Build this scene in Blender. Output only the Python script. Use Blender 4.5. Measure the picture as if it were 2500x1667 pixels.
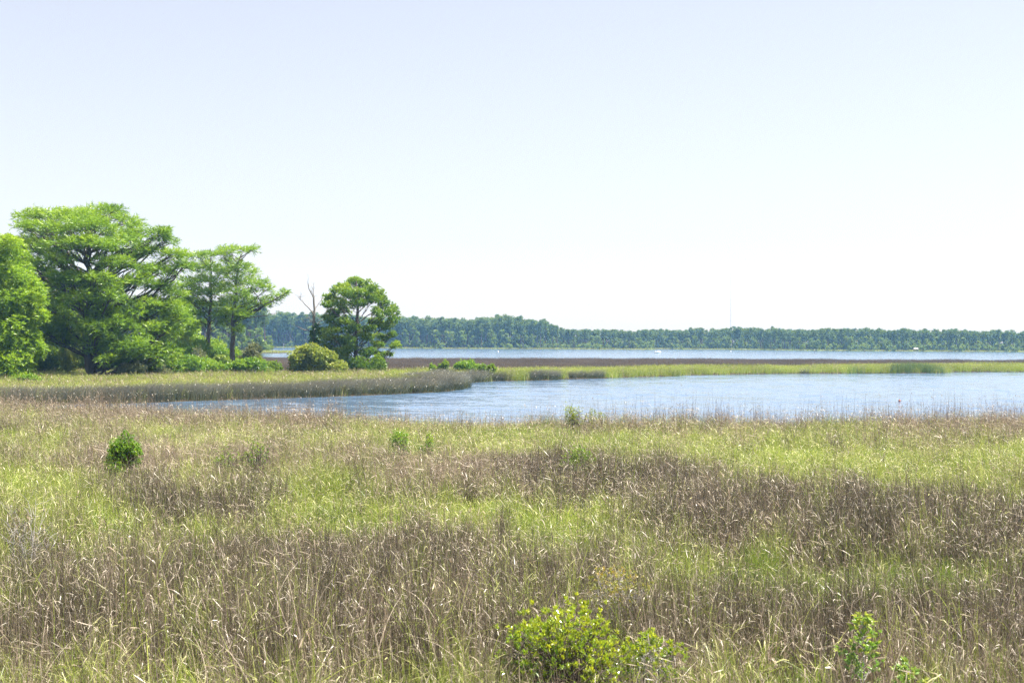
import bpy, math
import numpy as np
from mathutils import Matrix, Vector

for o in list(bpy.data.objects):
    bpy.data.objects.remove(o, do_unlink=True)
scene = bpy.context.scene
COL = scene.collection
RNG = np.random.default_rng(11)
R = math.radians

# ------------------------------------------------------------------ camera
F, CX, CY, EYE, ROLL = 3472.0, 1250.0, 832.0, 5.0, R(0.25)
cam_d = bpy.data.cameras.new('camera')
cam = bpy.data.objects.new('camera', cam_d)
COL.objects.link(cam)
cam.matrix_world = Matrix.Translation((0, 0, EYE)) @ Matrix.Rotation(R(90), 4, 'X') @ Matrix.Rotation(ROLL, 4, 'Z')
cam_d.sensor_width = 36.0
cam_d.lens = F / 2500 * 36
cam_d.shift_y = -(1667 / 2 - CY) / 2500
cam_d.clip_start = 0.1
cam_d.clip_end = 8000
cam_d.dof.use_dof = True
cam_d.dof.focus_distance = 60
cam_d.dof.aperture_fstop = 3.5
scene.camera = cam

# ------------------------------------------------------------------ light
SUN_EL, SUN_AZ = R(63), R(80)        # azimuth clockwise from the view direction
world = bpy.data.worlds.new('World')
scene.world = world
world.use_nodes = True
wn = world.node_tree
wn.nodes.clear()
sky = wn.nodes.new('ShaderNodeTexSky')
sky.sky_type = 'NISHITA'
sky.sun_disc = False
sky.sun_elevation = SUN_EL
sky.sun_rotation = SUN_AZ
sky.air_density = 1.0
sky.dust_density = 0.6
sky.ozone_density = 1.0
bg = wn.nodes.new('ShaderNodeBackground')
bg.inputs['Strength'].default_value = 0.083
wo = wn.nodes.new('ShaderNodeOutputWorld')
sat = wn.nodes.new('ShaderNodeHueSaturation')
sat.inputs['Saturation'].default_value = 0.46
gam = wn.nodes.new('ShaderNodeGamma')
gam.inputs['Gamma'].default_value = 0.68
wn.links.new(sky.outputs[0], gam.inputs['Color'])
wn.links.new(gam.outputs[0], sat.inputs['Color'])
tin = wn.nodes.new('ShaderNodeMix'); tin.data_type = 'RGBA'; tin.blend_type = 'MULTIPLY'
tin.inputs[0].default_value = 1.0; tin.inputs[7].default_value = (1.0, 0.985, 1.06, 1)
wn.links.new(sat.outputs[0], tin.inputs[6])
wn.links.new(tin.outputs[2], bg.inputs[0])
wn.links.new(bg.outputs[0], wo.inputs[0])
sl = bpy.data.lights.new('sun', 'SUN')
sl.energy = 5.0
sl.angle = R(0.53)
sl.color = (1.0, 0.955, 0.88)
sun = bpy.data.objects.new('sun', sl)
COL.objects.link(sun)
sdir = Vector((math.cos(SUN_EL) * math.sin(SUN_AZ), math.cos(SUN_EL) * math.cos(SUN_AZ), math.sin(SUN_EL)))
sun.rotation_euler = sdir.to_track_quat('Z', 'Y').to_euler()
scene.view_settings.view_transform = 'Standard'
scene.view_settings.look = 'None'
scene.view_settings.gamma = 1
scene.view_settings.exposure = 1.84
scene.view_settings.use_curve_mapping = False
cy = scene.cycles
cy.max_bounces = 7
cy.diffuse_bounces = 3
cy.glossy_bounces = 2
cy.transmission_bounces = 4
cy.transparent_max_bounces = 6
cy.volume_bounces = 0
cy.sample_clamp_indirect = 4
cy.use_denoising = True
cy.denoiser = 'OPENIMAGEDENOISE'
cy.denoising_input_passes = 'RGB_ALBEDO_NORMAL'
cy.denoising_prefilter = 'NONE'
cy.use_adaptive_sampling = False

# ------------------------------------------------------------------ helpers
RM = np.array((Matrix.Rotation(R(90), 3, 'X') @ Matrix.Rotation(ROLL, 3, 'Z')))


def P(px, py, d):
    """the point seen at photo pixel px, py at depth d in front of the eye"""
    v = RM @ np.array([(px - CX) / F, -(py - CY) / F, -1.0])
    v = v * (d / v[1])
    return np.array([v[0], v[1], v[2] + EYE])


def G(px, py, z=0.0):
    v = RM @ np.array([(px - CX) / F, -(py - CY) / F, -1.0])
    v = v * ((z - EYE) / v[2])
    return np.array([v[0], v[1], z])


def to_px(p):
    q = (np.asarray(p, float) - np.array([0, 0, EYE])) @ RM
    return CX + F * q[..., 0] / -q[..., 2], CY - F * q[..., 1] / -q[..., 2]


def norm(v):
    return v / np.maximum(np.linalg.norm(v, axis=-1, keepdims=True), 1e-9)


def make_mesh(name, V, F3=None, F4=None, mat=None, smooth=False, **attrs):
    me = bpy.data.meshes.new(name)
    V = np.asarray(V, np.float32)
    n3 = 0 if F3 is None else len(F3)
    n4 = 0 if F4 is None else len(F4)
    me.vertices.add(len(V))
    me.vertices.foreach_set('co', V.ravel())
    lv = []
    if n3: lv.append(np.asarray(F3, np.int32).ravel())
    if n4: lv.append(np.asarray(F4, np.int32).ravel())
    lv = np.concatenate(lv)
    me.loops.add(len(lv))
    me.loops.foreach_set('vertex_index', lv)
    me.polygons.add(n3 + n4)
    st = np.concatenate([np.arange(n3) * 3, n3 * 3 + np.arange(n4) * 4]).astype(np.int32)
    me.polygons.foreach_set('loop_start', st)
    me.update(calc_edges=True)
    me.polygons.foreach_set('use_smooth', np.full(n3 + n4, smooth))
    for k, a in attrs.items():
        at = me.attributes.new(k, 'FLOAT', 'POINT')
        at.data.foreach_set('value', np.asarray(a, np.float32))
    if mat: me.materials.append(mat)
    me.update()
    return me


def obj(name, data, parent=None, loc=None):
    o = bpy.data.objects.new(name, data)
    COL.objects.link(o)
    if parent is not None: o.parent = parent
    if loc is not None: o.location = loc
    return o


def tag(o, label, cat=None, group=None, kind=None):
    o['label'] = label
    if cat: o['category'] = cat
    if group: o['group'] = group
    if kind: o['kind'] = kind
    return o


class Tubes:
    def __init__(self):
        self.V, self.F, self.n = [], [], 0

    def add(self, pts, rad, sides=6, flat=1.0):
        pts = np.asarray(pts, float)
        n = len(pts)
        rad = np.broadcast_to(np.asarray(rad, float), (n,))
        t = norm(np.gradient(pts, axis=0))
        ref = np.where(np.abs(t[:, 2:3]) > 0.9, np.array([[1.0, 0, 0]]), np.array([[0, 0, 1.0]]))
        a = norm(np.cross(t, ref)); b = np.cross(t, a)
        ang = np.arange(sides) * 2 * np.pi / sides
        ring = a[:, None] * np.cos(ang)[None, :, None] + b[:, None] * np.sin(ang)[None, :, None] * flat
        v = pts[:, None] + ring * rad[:, None, None]
        i = np.arange(n - 1)[:, None] * sides + np.arange(sides)[None]
        j = np.arange(n - 1)[:, None] * sides + (np.arange(sides)[None] + 1) % sides
        f = np.stack([i, j, j + sides, i + sides], -1).reshape(-1, 4) + self.n
        self.V.append(v.reshape(-1, 3)); self.F.append(f); self.n += n * sides
        # end cap
        if sides == 4:
            self.F.append(np.array([[0, 1, 2, 3]]) + self.n - 4)

    def mesh(self, name, mat, off=(0, 0, 0)):
        return make_mesh(name, np.concatenate(self.V) - np.asarray(off), None, np.concatenate(self.F), mat, True)


def bez(a, b, c, n):
    t = np.linspace(0, 1, n)[:, None]
    return a * (1 - t) ** 2 + 2 * b * t * (1 - t) + c * t ** 2


def wobble(p, amt):
    q = p.copy()
    q[1:-1] += RNG.normal(0, amt, (len(p) - 2, 3))
    return q


def vnoise(x, y, s, seed=0):
    """smooth value noise, 0..1"""
    x = np.asarray(x) / s + 1000.3; y = np.asarray(y) / s + 1000.7
    xi, yi = np.floor(x).astype(np.int64), np.floor(y).astype(np.int64)
    fx, fy = x - xi, y - yi
    fx = fx * fx * (3 - 2 * fx); fy = fy * fy * (3 - 2 * fy)
    def h(i, j):
        v = np.sin(i * 127.1 + j * 311.7 + seed * 74.7) * 43758.5453
        return v - np.floor(v)
    return (h(xi, yi) * (1 - fx) + h(xi + 1, yi) * fx) * (1 - fy) + (h(xi, yi + 1) * (1 - fx) + h(xi + 1, yi + 1) * fx) * fy


# ------------------------------------------------------------------ materials
def nmat(name):
    m = bpy.data.materials.new(name)
    m.use_nodes = True
    t = m.node_tree
    t.nodes.clear()
    return m, t, t.nodes, t.links


def ramp(nodes, stops):
    r = nodes.new('ShaderNodeValToRGB')
    e = r.color_ramp.elements
    while len(e) < len(stops): e.new(0.5)
    for el, (p, c) in zip(e, stops):
        el.position = p
        el.color = (*c, 1)
    return r


def leaf_mat(name, stops, trans=0.4, gloss=0.05, rough=0.4, inst=False, tip=None, jit=0.35):
    """thin plant tissue: diffuse, light coming through, a waxy gloss"""
    m, t, n, l = nmat(name)
    at = n.new('ShaderNodeAttribute'); at.attribute_name = 'tint'
    r = ramp(n, stops)
    l.new(at.outputs['Fac'], r.inputs[0])
    col = r.outputs[0]
    if tip:
        ah = n.new('ShaderNodeAttribute'); ah.attribute_name = 'hgt'
        pw = n.new('ShaderNodeMath'); pw.operation = 'POWER'; pw.inputs[1].default_value = tip[1]
        l.new(ah.outputs['Fac'], pw.inputs[0])
        mu = n.new('ShaderNodeMath'); mu.operation = 'MULTIPLY'; mu.inputs[1].default_value = tip[2]
        l.new(pw.outputs[0], mu.inputs[0])
        mx = n.new('ShaderNodeMix'); mx.data_type = 'RGBA'
        l.new(mu.outputs[0], mx.inputs[0]); l.new(col, mx.inputs[6]); mx.inputs[7].default_value = (*tip[0], 1)
        col = mx.outputs[2]
    if inst:
        ai = n.new('ShaderNodeAttribute'); ai.attribute_name = 'patch'; ai.attribute_type = 'INSTANCER'
        mr = n.new('ShaderNodeMapRange')
        mr.inputs[3].default_value = 1 - jit; mr.inputs[4].default_value = 1 + jit
        l.new(ai.outputs['Fac'], mr.inputs[0])
        hs = n.new('ShaderNodeHueSaturation')
        l.new(mr.outputs[0], hs.inputs['Value']); l.new(col, hs.inputs['Color'])
        col = hs.outputs[0]
    d = n.new('ShaderNodeBsdfDiffuse'); l.new(col, d.inputs[0])
    tr = n.new('ShaderNodeBsdfTranslucent'); l.new(col, tr.inputs[0])
    a = n.new('ShaderNodeMixShader'); a.inputs[0].default_value = trans
    l.new(d.outputs[0], a.inputs[1]); l.new(tr.outputs[0], a.inputs[2])
    g = n.new('ShaderNodeBsdfGlossy'); g.inputs['Roughness'].default_value = rough
    b = n.new('ShaderNodeMixShader'); b.inputs[0].default_value = gloss
    l.new(a.outputs[0], b.inputs[1]); l.new(g.outputs[0], b.inputs[2])
    o = n.new('ShaderNodeOutputMaterial')
    l.new(b.outputs[0], o.inputs[0])
    return m


def solid_mat(name, c1, c2, scale, rough=0.85, spec=0.2, bump=0.0, stretch=(1, 1, 1)):
    m, t, n, l = nmat(name)
    tc = n.new('ShaderNodeTexCoord')
    mp = n.new('ShaderNodeMapping'); mp.inputs['Scale'].default_value = stretch
    l.new(tc.outputs['Object'], mp.inputs[0])
    nz = n.new('ShaderNodeTexNoise'); nz.inputs['Scale'].default_value = scale; nz.inputs['Detail'].default_value = 6
    l.new(mp.outputs[0], nz.inputs['Vector'])
    r = ramp(n, [(0.3, c1), (0.7, c2)])
    l.new(nz.outputs[0], r.inputs[0])
    p = n.new('ShaderNodeBsdfPrincipled')
    p.inputs['Roughness'].default_value = rough
    p.inputs['Specular IOR Level'].default_value = spec
    l.new(r.outputs[0], p.inputs['Base Color'])
    if bump:
        b = n.new('ShaderNodeBump'); b.inputs['Strength'].default_value = bump; b.inputs['Distance'].default_value = 0.05
        l.new(nz.outputs[0], b.inputs['Height']); l.new(b.outputs[0], p.inputs['Normal'])
    o = n.new('ShaderNodeOutputMaterial')
    l.new(p.outputs[0], o.inputs[0])
    return m


def water_mat():
    m, t, n, l = nmat('rippled_water')
    tc = n.new('ShaderNodeTexCoord')
    acc = None
    for sx, sc, det, w in ((0.55, 0.22, 3, 0.40), (0.7, 0.8, 3, 0.55), (0.9, 3.5, 2, 0.40)):
        mp = n.new('ShaderNodeMapping'); mp.inputs['Scale'].default_value = (sx, 1, 1); mp.inputs['Rotation'].default_value = (0, 0, R(-14))
        l.new(tc.outputs['Object'], mp.inputs[0])
        nz = n.new('ShaderNodeTexNoise'); nz.inputs['Scale'].default_value = sc; nz.inputs['Detail'].default_value = det
        l.new(mp.outputs[0], nz.inputs['Vector'])
        sb = n.new('ShaderNodeVectorMath'); sb.operation = 'SUBTRACT'; sb.inputs[1].default_value = (0.5, 0.5, 0.5)
        l.new(nz.outputs['Color'], sb.inputs[0])
        mu = n.new('ShaderNodeVectorMath'); mu.operation = 'MULTIPLY'; mu.inputs[1].default_value = (w, w, 0)
        l.new(sb.outputs[0], mu.inputs[0])
        if acc is None: acc = mu
        else:
            ad = n.new('ShaderNodeVectorMath'); ad.operation = 'ADD'
            l.new(acc.outputs[0], ad.inputs[0]); l.new(mu.outputs[0], ad.inputs[1]); acc = ad
    # gusts: lanes where the wind roughens the surface more
    mp = n.new('ShaderNodeMapping'); mp.inputs['Scale'].default_value = (0.02, 0.05, 1)
    l.new(tc.outputs['Object'], mp.inputs[0])
    gz = n.new('ShaderNodeTexNoise'); gz.inputs['Scale'].default_value = 1.0; gz.inputs['Detail'].default_value = 5
    l.new(mp.outputs[0], gz.inputs['Vector'])
    gr = n.new('ShaderNodeMapRange'); gr.inputs[1].default_value = 0.35; gr.inputs[2].default_value = 0.65
    gr.inputs[3].default_value = 0.7; gr.inputs[4].default_value = 1.15
    l.new(gz.outputs[0], gr.inputs[0])
    sc_ = n.new('ShaderNodeVectorMath'); sc_.operation = 'SCALE'
    l.new(acc.outputs[0], sc_.inputs[0]); l.new(gr.outputs[0], sc_.inputs['Scale'])
    up = n.new('ShaderNodeVectorMath'); up.operation = 'ADD'; up.inputs[1].default_value = (0, 0, 1)
    l.new(sc_.outputs[0], up.inputs[0])
    b = n.new('ShaderNodeVectorMath'); b.operation = 'NORMALIZE'
    l.new(up.outputs[0], b.inputs[0])
    p = n.new('ShaderNodeBsdfPrincipled')
    p.inputs['Base Color'].default_value = (0.065, 0.115, 0.19, 1)
    p.inputs['Roughness'].default_value = 0.12
    p.inputs['IOR'].default_value = 1.333
    l.new(b.outputs[0], p.inputs['Normal'])
    o = n.new('ShaderNodeOutputMaterial')
    l.new(p.outputs[0], o.inputs[0])
    return m


M = {}
M['water'] = water_mat()
M['ground'] = solid_mat('marsh_mud', (0.022, 0.018, 0.012), (0.06, 0.047, 0.03), 0.35, 0.95, 0.1, 0.4)
M['bark'] = solid_mat('grey_brown_bark', (0.06, 0.048, 0.038), (0.15, 0.125, 0.105), 3.0, 0.9, 0.15, 0.6, (1, 1, 0.2))
M['pale_bark'] = solid_mat('weathered_bark', (0.17, 0.15, 0.13), (0.34, 0.31, 0.28), 3.0, 0.9, 0.15, 0.5, (1, 1, 0.2))
M['pine_bark'] = solid_mat('pine_bark', (0.08, 0.06, 0.05), (0.19, 0.145, 0.12), 3.0, 0.9, 0.15, 0.6, (1, 1, 0.25))
M['twig'] = solid_mat('grey_twig', (0.20, 0.185, 0.17), (0.36, 0.34, 0.32), 8.0, 0.9, 0.15)
M['dead_wood'] = solid_mat('bleached_dead_wood', (0.15, 0.135, 0.12), (0.30, 0.275, 0.25), 2.0, 0.85, 0.2, 0.4, (1, 1, 0.2))
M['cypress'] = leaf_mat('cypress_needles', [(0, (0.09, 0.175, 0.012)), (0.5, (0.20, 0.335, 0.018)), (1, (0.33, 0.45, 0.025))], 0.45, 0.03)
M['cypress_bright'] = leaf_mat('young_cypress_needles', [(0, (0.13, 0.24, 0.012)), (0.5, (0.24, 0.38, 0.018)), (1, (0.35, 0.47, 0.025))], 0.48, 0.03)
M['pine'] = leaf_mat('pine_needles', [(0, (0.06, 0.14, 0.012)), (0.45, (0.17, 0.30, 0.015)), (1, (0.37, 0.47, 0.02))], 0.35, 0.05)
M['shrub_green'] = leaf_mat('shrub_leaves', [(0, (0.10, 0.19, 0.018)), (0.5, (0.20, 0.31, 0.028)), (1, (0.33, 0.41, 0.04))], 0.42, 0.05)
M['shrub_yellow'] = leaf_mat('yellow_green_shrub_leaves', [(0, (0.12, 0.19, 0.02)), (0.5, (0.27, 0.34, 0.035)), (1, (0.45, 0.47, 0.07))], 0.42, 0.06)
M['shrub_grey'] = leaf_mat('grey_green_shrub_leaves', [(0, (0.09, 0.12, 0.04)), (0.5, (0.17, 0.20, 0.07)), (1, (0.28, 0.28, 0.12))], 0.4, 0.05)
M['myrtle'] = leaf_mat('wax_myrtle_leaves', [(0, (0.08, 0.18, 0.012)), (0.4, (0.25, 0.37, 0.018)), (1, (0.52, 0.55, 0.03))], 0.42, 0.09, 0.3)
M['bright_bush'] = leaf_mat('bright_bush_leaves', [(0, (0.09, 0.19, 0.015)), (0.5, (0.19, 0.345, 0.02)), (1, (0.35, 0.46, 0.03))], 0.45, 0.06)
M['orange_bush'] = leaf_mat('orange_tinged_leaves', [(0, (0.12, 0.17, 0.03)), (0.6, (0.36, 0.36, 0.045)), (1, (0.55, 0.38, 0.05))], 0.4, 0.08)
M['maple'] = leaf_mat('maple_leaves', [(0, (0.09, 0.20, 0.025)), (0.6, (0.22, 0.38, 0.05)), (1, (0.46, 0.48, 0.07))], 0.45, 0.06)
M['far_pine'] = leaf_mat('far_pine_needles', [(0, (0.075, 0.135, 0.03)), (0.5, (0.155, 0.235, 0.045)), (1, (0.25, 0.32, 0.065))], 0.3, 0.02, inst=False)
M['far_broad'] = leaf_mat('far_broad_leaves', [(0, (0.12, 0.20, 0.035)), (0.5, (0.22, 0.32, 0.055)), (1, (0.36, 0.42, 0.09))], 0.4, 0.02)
M['rush'] = leaf_mat('brown_rush_stems', [(0, (0.026, 0.021, 0.013)), (0.45, (0.088, 0.068, 0.046)), (0.68, (0.10, 0.125, 0.028)), (0.84, (0.24, 0.19, 0.135)), (1, (0.62, 0.54, 0.43))], 0.15, 0.04, 0.4, True, ((0.28, 0.22, 0.165), 4, 0.5))
M['sedge'] = leaf_mat('green_marsh_grass', [(0, (0.075, 0.15, 0.010)), (0.4, (0.185, 0.29, 0.02)), (0.75, (0.34, 0.41, 0.045)), (1, (0.62, 0.57, 0.30))], 0.42, 0.04, 0.4, True, ((0.42, 0.40, 0.12), 3, 0.4))
M['straw'] = leaf_mat('dry_straw', [(0, (0.11, 0.08, 0.052)), (0.5, (0.26, 0.195, 0.13)), (1, (0.52, 0.43, 0.33))], 0.3, 0.04, 0.4, True, ((0.42, 0.335, 0.26), 2, 0.4))
M['bank_rush'] = leaf_mat('grey_green_rush', [(0, (0.045, 0.065, 0.02)), (0.5, (0.095, 0.11, 0.04)), (1, (0.22, 0.205, 0.11))], 0.25, 0.07, 0.35, True, ((0.42, 0.38, 0.31), 3.0, 0.8))
M['brown_marsh'] = leaf_mat('brown_far_rush', [(0, (0.085, 0.068, 0.048)), (0.5, (0.155, 0.125, 0.09)), (1, (0.27, 0.215, 0.155))], 0.25, 0.05, 0.4, True, ((0.24, 0.19, 0.15), 3, 0.5))
M['cattail'] = leaf_mat('cattail_leaves', [(0, (0.08, 0.16, 0.04)), (0.5, (0.14, 0.24, 0.06)), (1, (0.26, 0.33, 0.10))], 0.4, 0.06, 0.35, True, ((0.28, 0.34, 0.12), 3, 0.4))

# ------------------------------------------------------------------ land outlines
near_px = [(-900, 92), (-400, 92), (0, 88), (300, 82), (600, 77.5), (900, 75), (1100, 73.5), (1300, 75), (1500, 74.5), (1750, 72.5), (2000, 73), (2300, 75), (2500, 76), (2900, 80), (3600, 88)]
near_poly = [(-400, -120), (-400, 105)] + [tuple(P(px, CY, d)[:2]) for px, d in near_px] + [(400, 105), (400, -120)]
bank_px = [(-1000, 1012), (-300, 1000), (0, 992), (300, 985), (500, 978), (700, 972), (900, 965), (1060, 958), (1110, 953), (1140, 947), (1133, 940),
           (1125, 936), (1200, 931), (1290, 929.5), (1350, 928), (1365, 926), (1480, 923.5), (1560, 920.5), (1650, 918.5), (1662, 916.5), (1800, 914),
           (1900, 912.5), (2200, 911.5), (2308, 911), (2322, 908.5), (2500, 908), (3000, 906)]
bank_poly = [tuple(G(*p)[:2]) for p in bank_px]
bank_poly += [(260, 300), (180, 318), (118, 312), (50, 304), (-10, 300), (-45, 298), (-75, 330), (-140, 420), (-400, 430), (-600, 200)]
spit_poly = [tuple(P(px, CY, d)[:2]) for px, d in ((722, 545), (700, 530), (640, 520), (520, 500), (300, 480), (-600, 470), (-600, 800), (300, 760), (560, 640), (660, 570), (710, 556))]
far_px = [(-1500, 847), (300, 848), (640, 848.5), (800, 849.5), (1000, 851), (1200, 852), (1350, 852.5), (1500, 853.5), (1585, 854), (1600, 852.6), (1700, 853.2), (1850, 854.5), (2000, 856.5), (2150, 857.5), (2300, 858.5), (2500, 859.5), (3400, 864)]
far_line = [G(*p)[:2] for p in far_px]
far_poly = [(-2600, 900)] + [tuple(p) for p in far_line] + [(2600, 800), (2600, 2900), (-2600, 2900)]
POLYS = [near_poly, bank_poly, spit_poly, far_poly]


def inside(poly, x, y):
    x = np.asarray(x); y = np.asarray(y)
    c = np.zeros(x.shape, bool)
    n = len(poly)
    for i in range(n):
        x1, y1 = poly[i]; x2, y2 = poly[(i + 1) % n]
        if y1 == y2: continue
        k = ((y1 > y) != (y2 > y)) & (x < (x2 - x1) * (y - y1) / (y2 - y1) + x1)
        c ^= k
    return c


def edge_dist(poly, x, y):
    d = np.full(np.shape(x), 1e9)
    n = len(poly)
    for i in range(n):
        a = np.array(poly[i]); b = np.array(poly[(i + 1) % n])
        ab = b - a
        t = np.clip(((x - a[0]) * ab[0] + (y - a[1]) * ab[1]) / max(ab @ ab, 1e-9), 0, 1)
        d = np.minimum(d, np.hypot(x - a[0] - t * ab[0], y - a[1] - t * ab[1]))
    return d


def land_z(x, y):
    z = np.full(np.shape(x), -1.3)
    for p in POLYS:
        s = np.where(inside(p, x, y), 1, -1) * edge_dist(p, x, y)
        z = np.maximum(z, np.clip(s * 0.28 + 0.03, -1.3, 0.22))
    return z


# ------------------------------------------------------------------ ground and water
gx = np.concatenate([[-2600, -1800, -1200, -900, -700, -560], np.arange(-460, -130, 10), np.arange(-130, 150, 2.2), np.arange(150, 470, 10), [560, 700, 900, 1200, 1800, 2600]])
gy = np.concatenate([[-120, -60, -20], np.arange(0, 60, 6), np.arange(60, 320, 1.5), np.arange(320, 790, 8), np.arange(790, 960, 3), [1000, 1100, 1300, 1500, 1680]])
XX, YY = np.meshgrid(gx, gy)
ZZ = land_z(XX, YY)
ZZ = np.where(ZZ > 0.1, ZZ + (vnoise(XX, YY, 4, 3) - 0.5) * 0.16, ZZ)
ny, nx = XX.shape
idx = np.arange(ny * nx).reshape(ny, nx)
quads = np.stack([idx[:-1, :-1], idx[:-1, 1:], idx[1:, 1:], idx[1:, :-1]], -1).reshape(-1, 4)
ground = obj('ground', make_mesh('ground', np.stack([XX, YY, ZZ], -1).reshape(-1, 3), None, quads, M['ground'], True))
tag(ground, 'flat muddy marsh ground under the grass and beneath the water', 'ground', kind='structure')
wv = np.array([(-2590, -110, 0), (2590, -110, 0), (2590, 1670, 0), (-2590, 1670, 0)], float)
water = obj('water', make_mesh('water', wv, None, [(0, 1, 2, 3)], M['water']))
tag(water, 'pale blue rippled water of the cove and the lake beyond', 'water', kind='structure')

# ------------------------------------------------------------------ grass
LIB = {}


def blades(n, rad, h, hvar, w, bend, lean=(0, 0), tint=(0, 1), seg=4, tags=0, tag_len=0.2, tag_w=0.012, tag_tint=(0.85, 1), curl=0.0):
    """one tuft: n tapering, bent blades, some with curled dead leaves near the top"""
    a = RNG.uniform(0, 2 * np.pi, n); r = rad * np.sqrt(RNG.uniform(0, 1, n))
    base = np.stack([r * np.cos(a), r * np.sin(a), np.full(n, -0.12)], -1)
    H = h * (1 + hvar * RNG.uniform(-1, 0.6, n))
    la = RNG.uniform(0, 2 * np.pi, n)
    bd = bend * np.abs(RNG.normal(0.6, 0.5, n))
    ld = np.stack([np.cos(la) * bd + lean[0], np.sin(la) * bd + lean[1], np.zeros(n)], -1)
    t = np.linspace(0, 1, seg)
    bm = np.linalg.norm(ld, axis=-1)
    drop = (0.25 + curl) * np.minimum(bm, 1.1)[:, None] * t[None] ** 2.4
    pos = base[:, None] + np.array([0, 0, 1.0]) * (H[:, None] * (t[None] - drop))[..., None] + ld[:, None] * (H[:, None] * t[None] ** 2)[..., None]
    fa = RNG.uniform(0, np.pi, n)
    side = np.stack([np.cos(fa), np.sin(fa), np.zeros(n)], -1)
    ww = w * RNG.uniform(0.6, 1.3, n)[:, None] * (1 - 0.9 * t[None] ** 1.6) * 0.5
    L = pos - side[:, None] * ww[..., None]; Rr = pos + side[:, None] * ww[..., None]
    V = np.stack([L, Rr], 2).reshape(-1, 3)
    k = np.arange(n)[:, None] * seg * 2 + np.arange(seg - 1)[None] * 2
    Fq = np.stack([k, k + 1, k + 3, k + 2], -1).reshape(-1, 4)
    tn = np.repeat(RNG.uniform(*tint, n), seg * 2)
    hg = np.tile(np.repeat(t, 2), n)
    if tags:
        m = int(n * tags)
        i = RNG.integers(0, n, m)
        tt = RNG.uniform(0.5, 0.98, m)
        drop = (0.25 + curl) * np.minimum(bm[i], 1.1) * tt ** 2.4
        o = base[i] + np.array([0, 0, 1.0]) * (H[i] * (tt - drop))[:, None] + ld[i] * (H[i] * tt ** 2)[:, None]
        az = RNG.uniform(0, 2 * np.pi, m)
        out = np.stack([np.cos(az), np.sin(az), np.zeros(m)], -1)
        ln = tag_len * RNG.uniform(0.4, 1.3, m)
        up = RNG.uniform(-0.5, 1.2, m)
        dr = norm(out * RNG.uniform(0.3, 1.0, m)[:, None] + np.array([0, 0, 1.0]) * up[:, None])
        s = np.linspace(0, 1, 4)
        sag = RNG.uniform(0.0, 1.1, m) ** 1.5
        pp = o[:, None] + dr[:, None] * (ln[:, None] * s[None])[..., None] - np.array([0, 0, 1.0]) * (ln[:, None] * sag[:, None] * s[None] ** 2.2)[..., None]
        sd = np.stack([-np.sin(az), np.cos(az), RNG.normal(0, 0.7, m)], -1)
        sd = norm(sd)
        w2 = tag_w * RNG.uniform(0.5, 1.4, m)[:, None] * np.array([0.5, 1, 0.8, 0.1])[None] * 0.5
        V2 = np.stack([pp - sd[:, None] * w2[..., None], pp + sd[:, None] * w2[..., None]], 2).reshape(-1, 3)
        k = np.arange(m)[:, None] * 8 + np.arange(3)[None] * 2 + len(V)
        Fq = np.concatenate([Fq, np.stack([k, k + 1, k + 3, k + 2], -1).reshape(-1, 4)])
        V = np.concatenate([V, V2])
        tn = np.concatenate([tn, np.repeat(RNG.uniform(*tag_tint, m), 8)])
        hg = np.concatenate([hg, np.zeros(m * 8)])
    return V, Fq, tn, hg


def tuft_set(key, mat, count, **kw):
    c = bpy.data.collections.new(key + '_tufts')
    for i in range(count):
        V, Fq, tn, hg = blades(**kw)
        me = make_mesh(key + '_tuft', V, None, Fq, mat, False, tint=tn, hgt=hg)
        c.objects.link(bpy.data.objects.new('%s_tuft_%02d' % (key, i), me))
    LIB[key] = (c, count)


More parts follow.
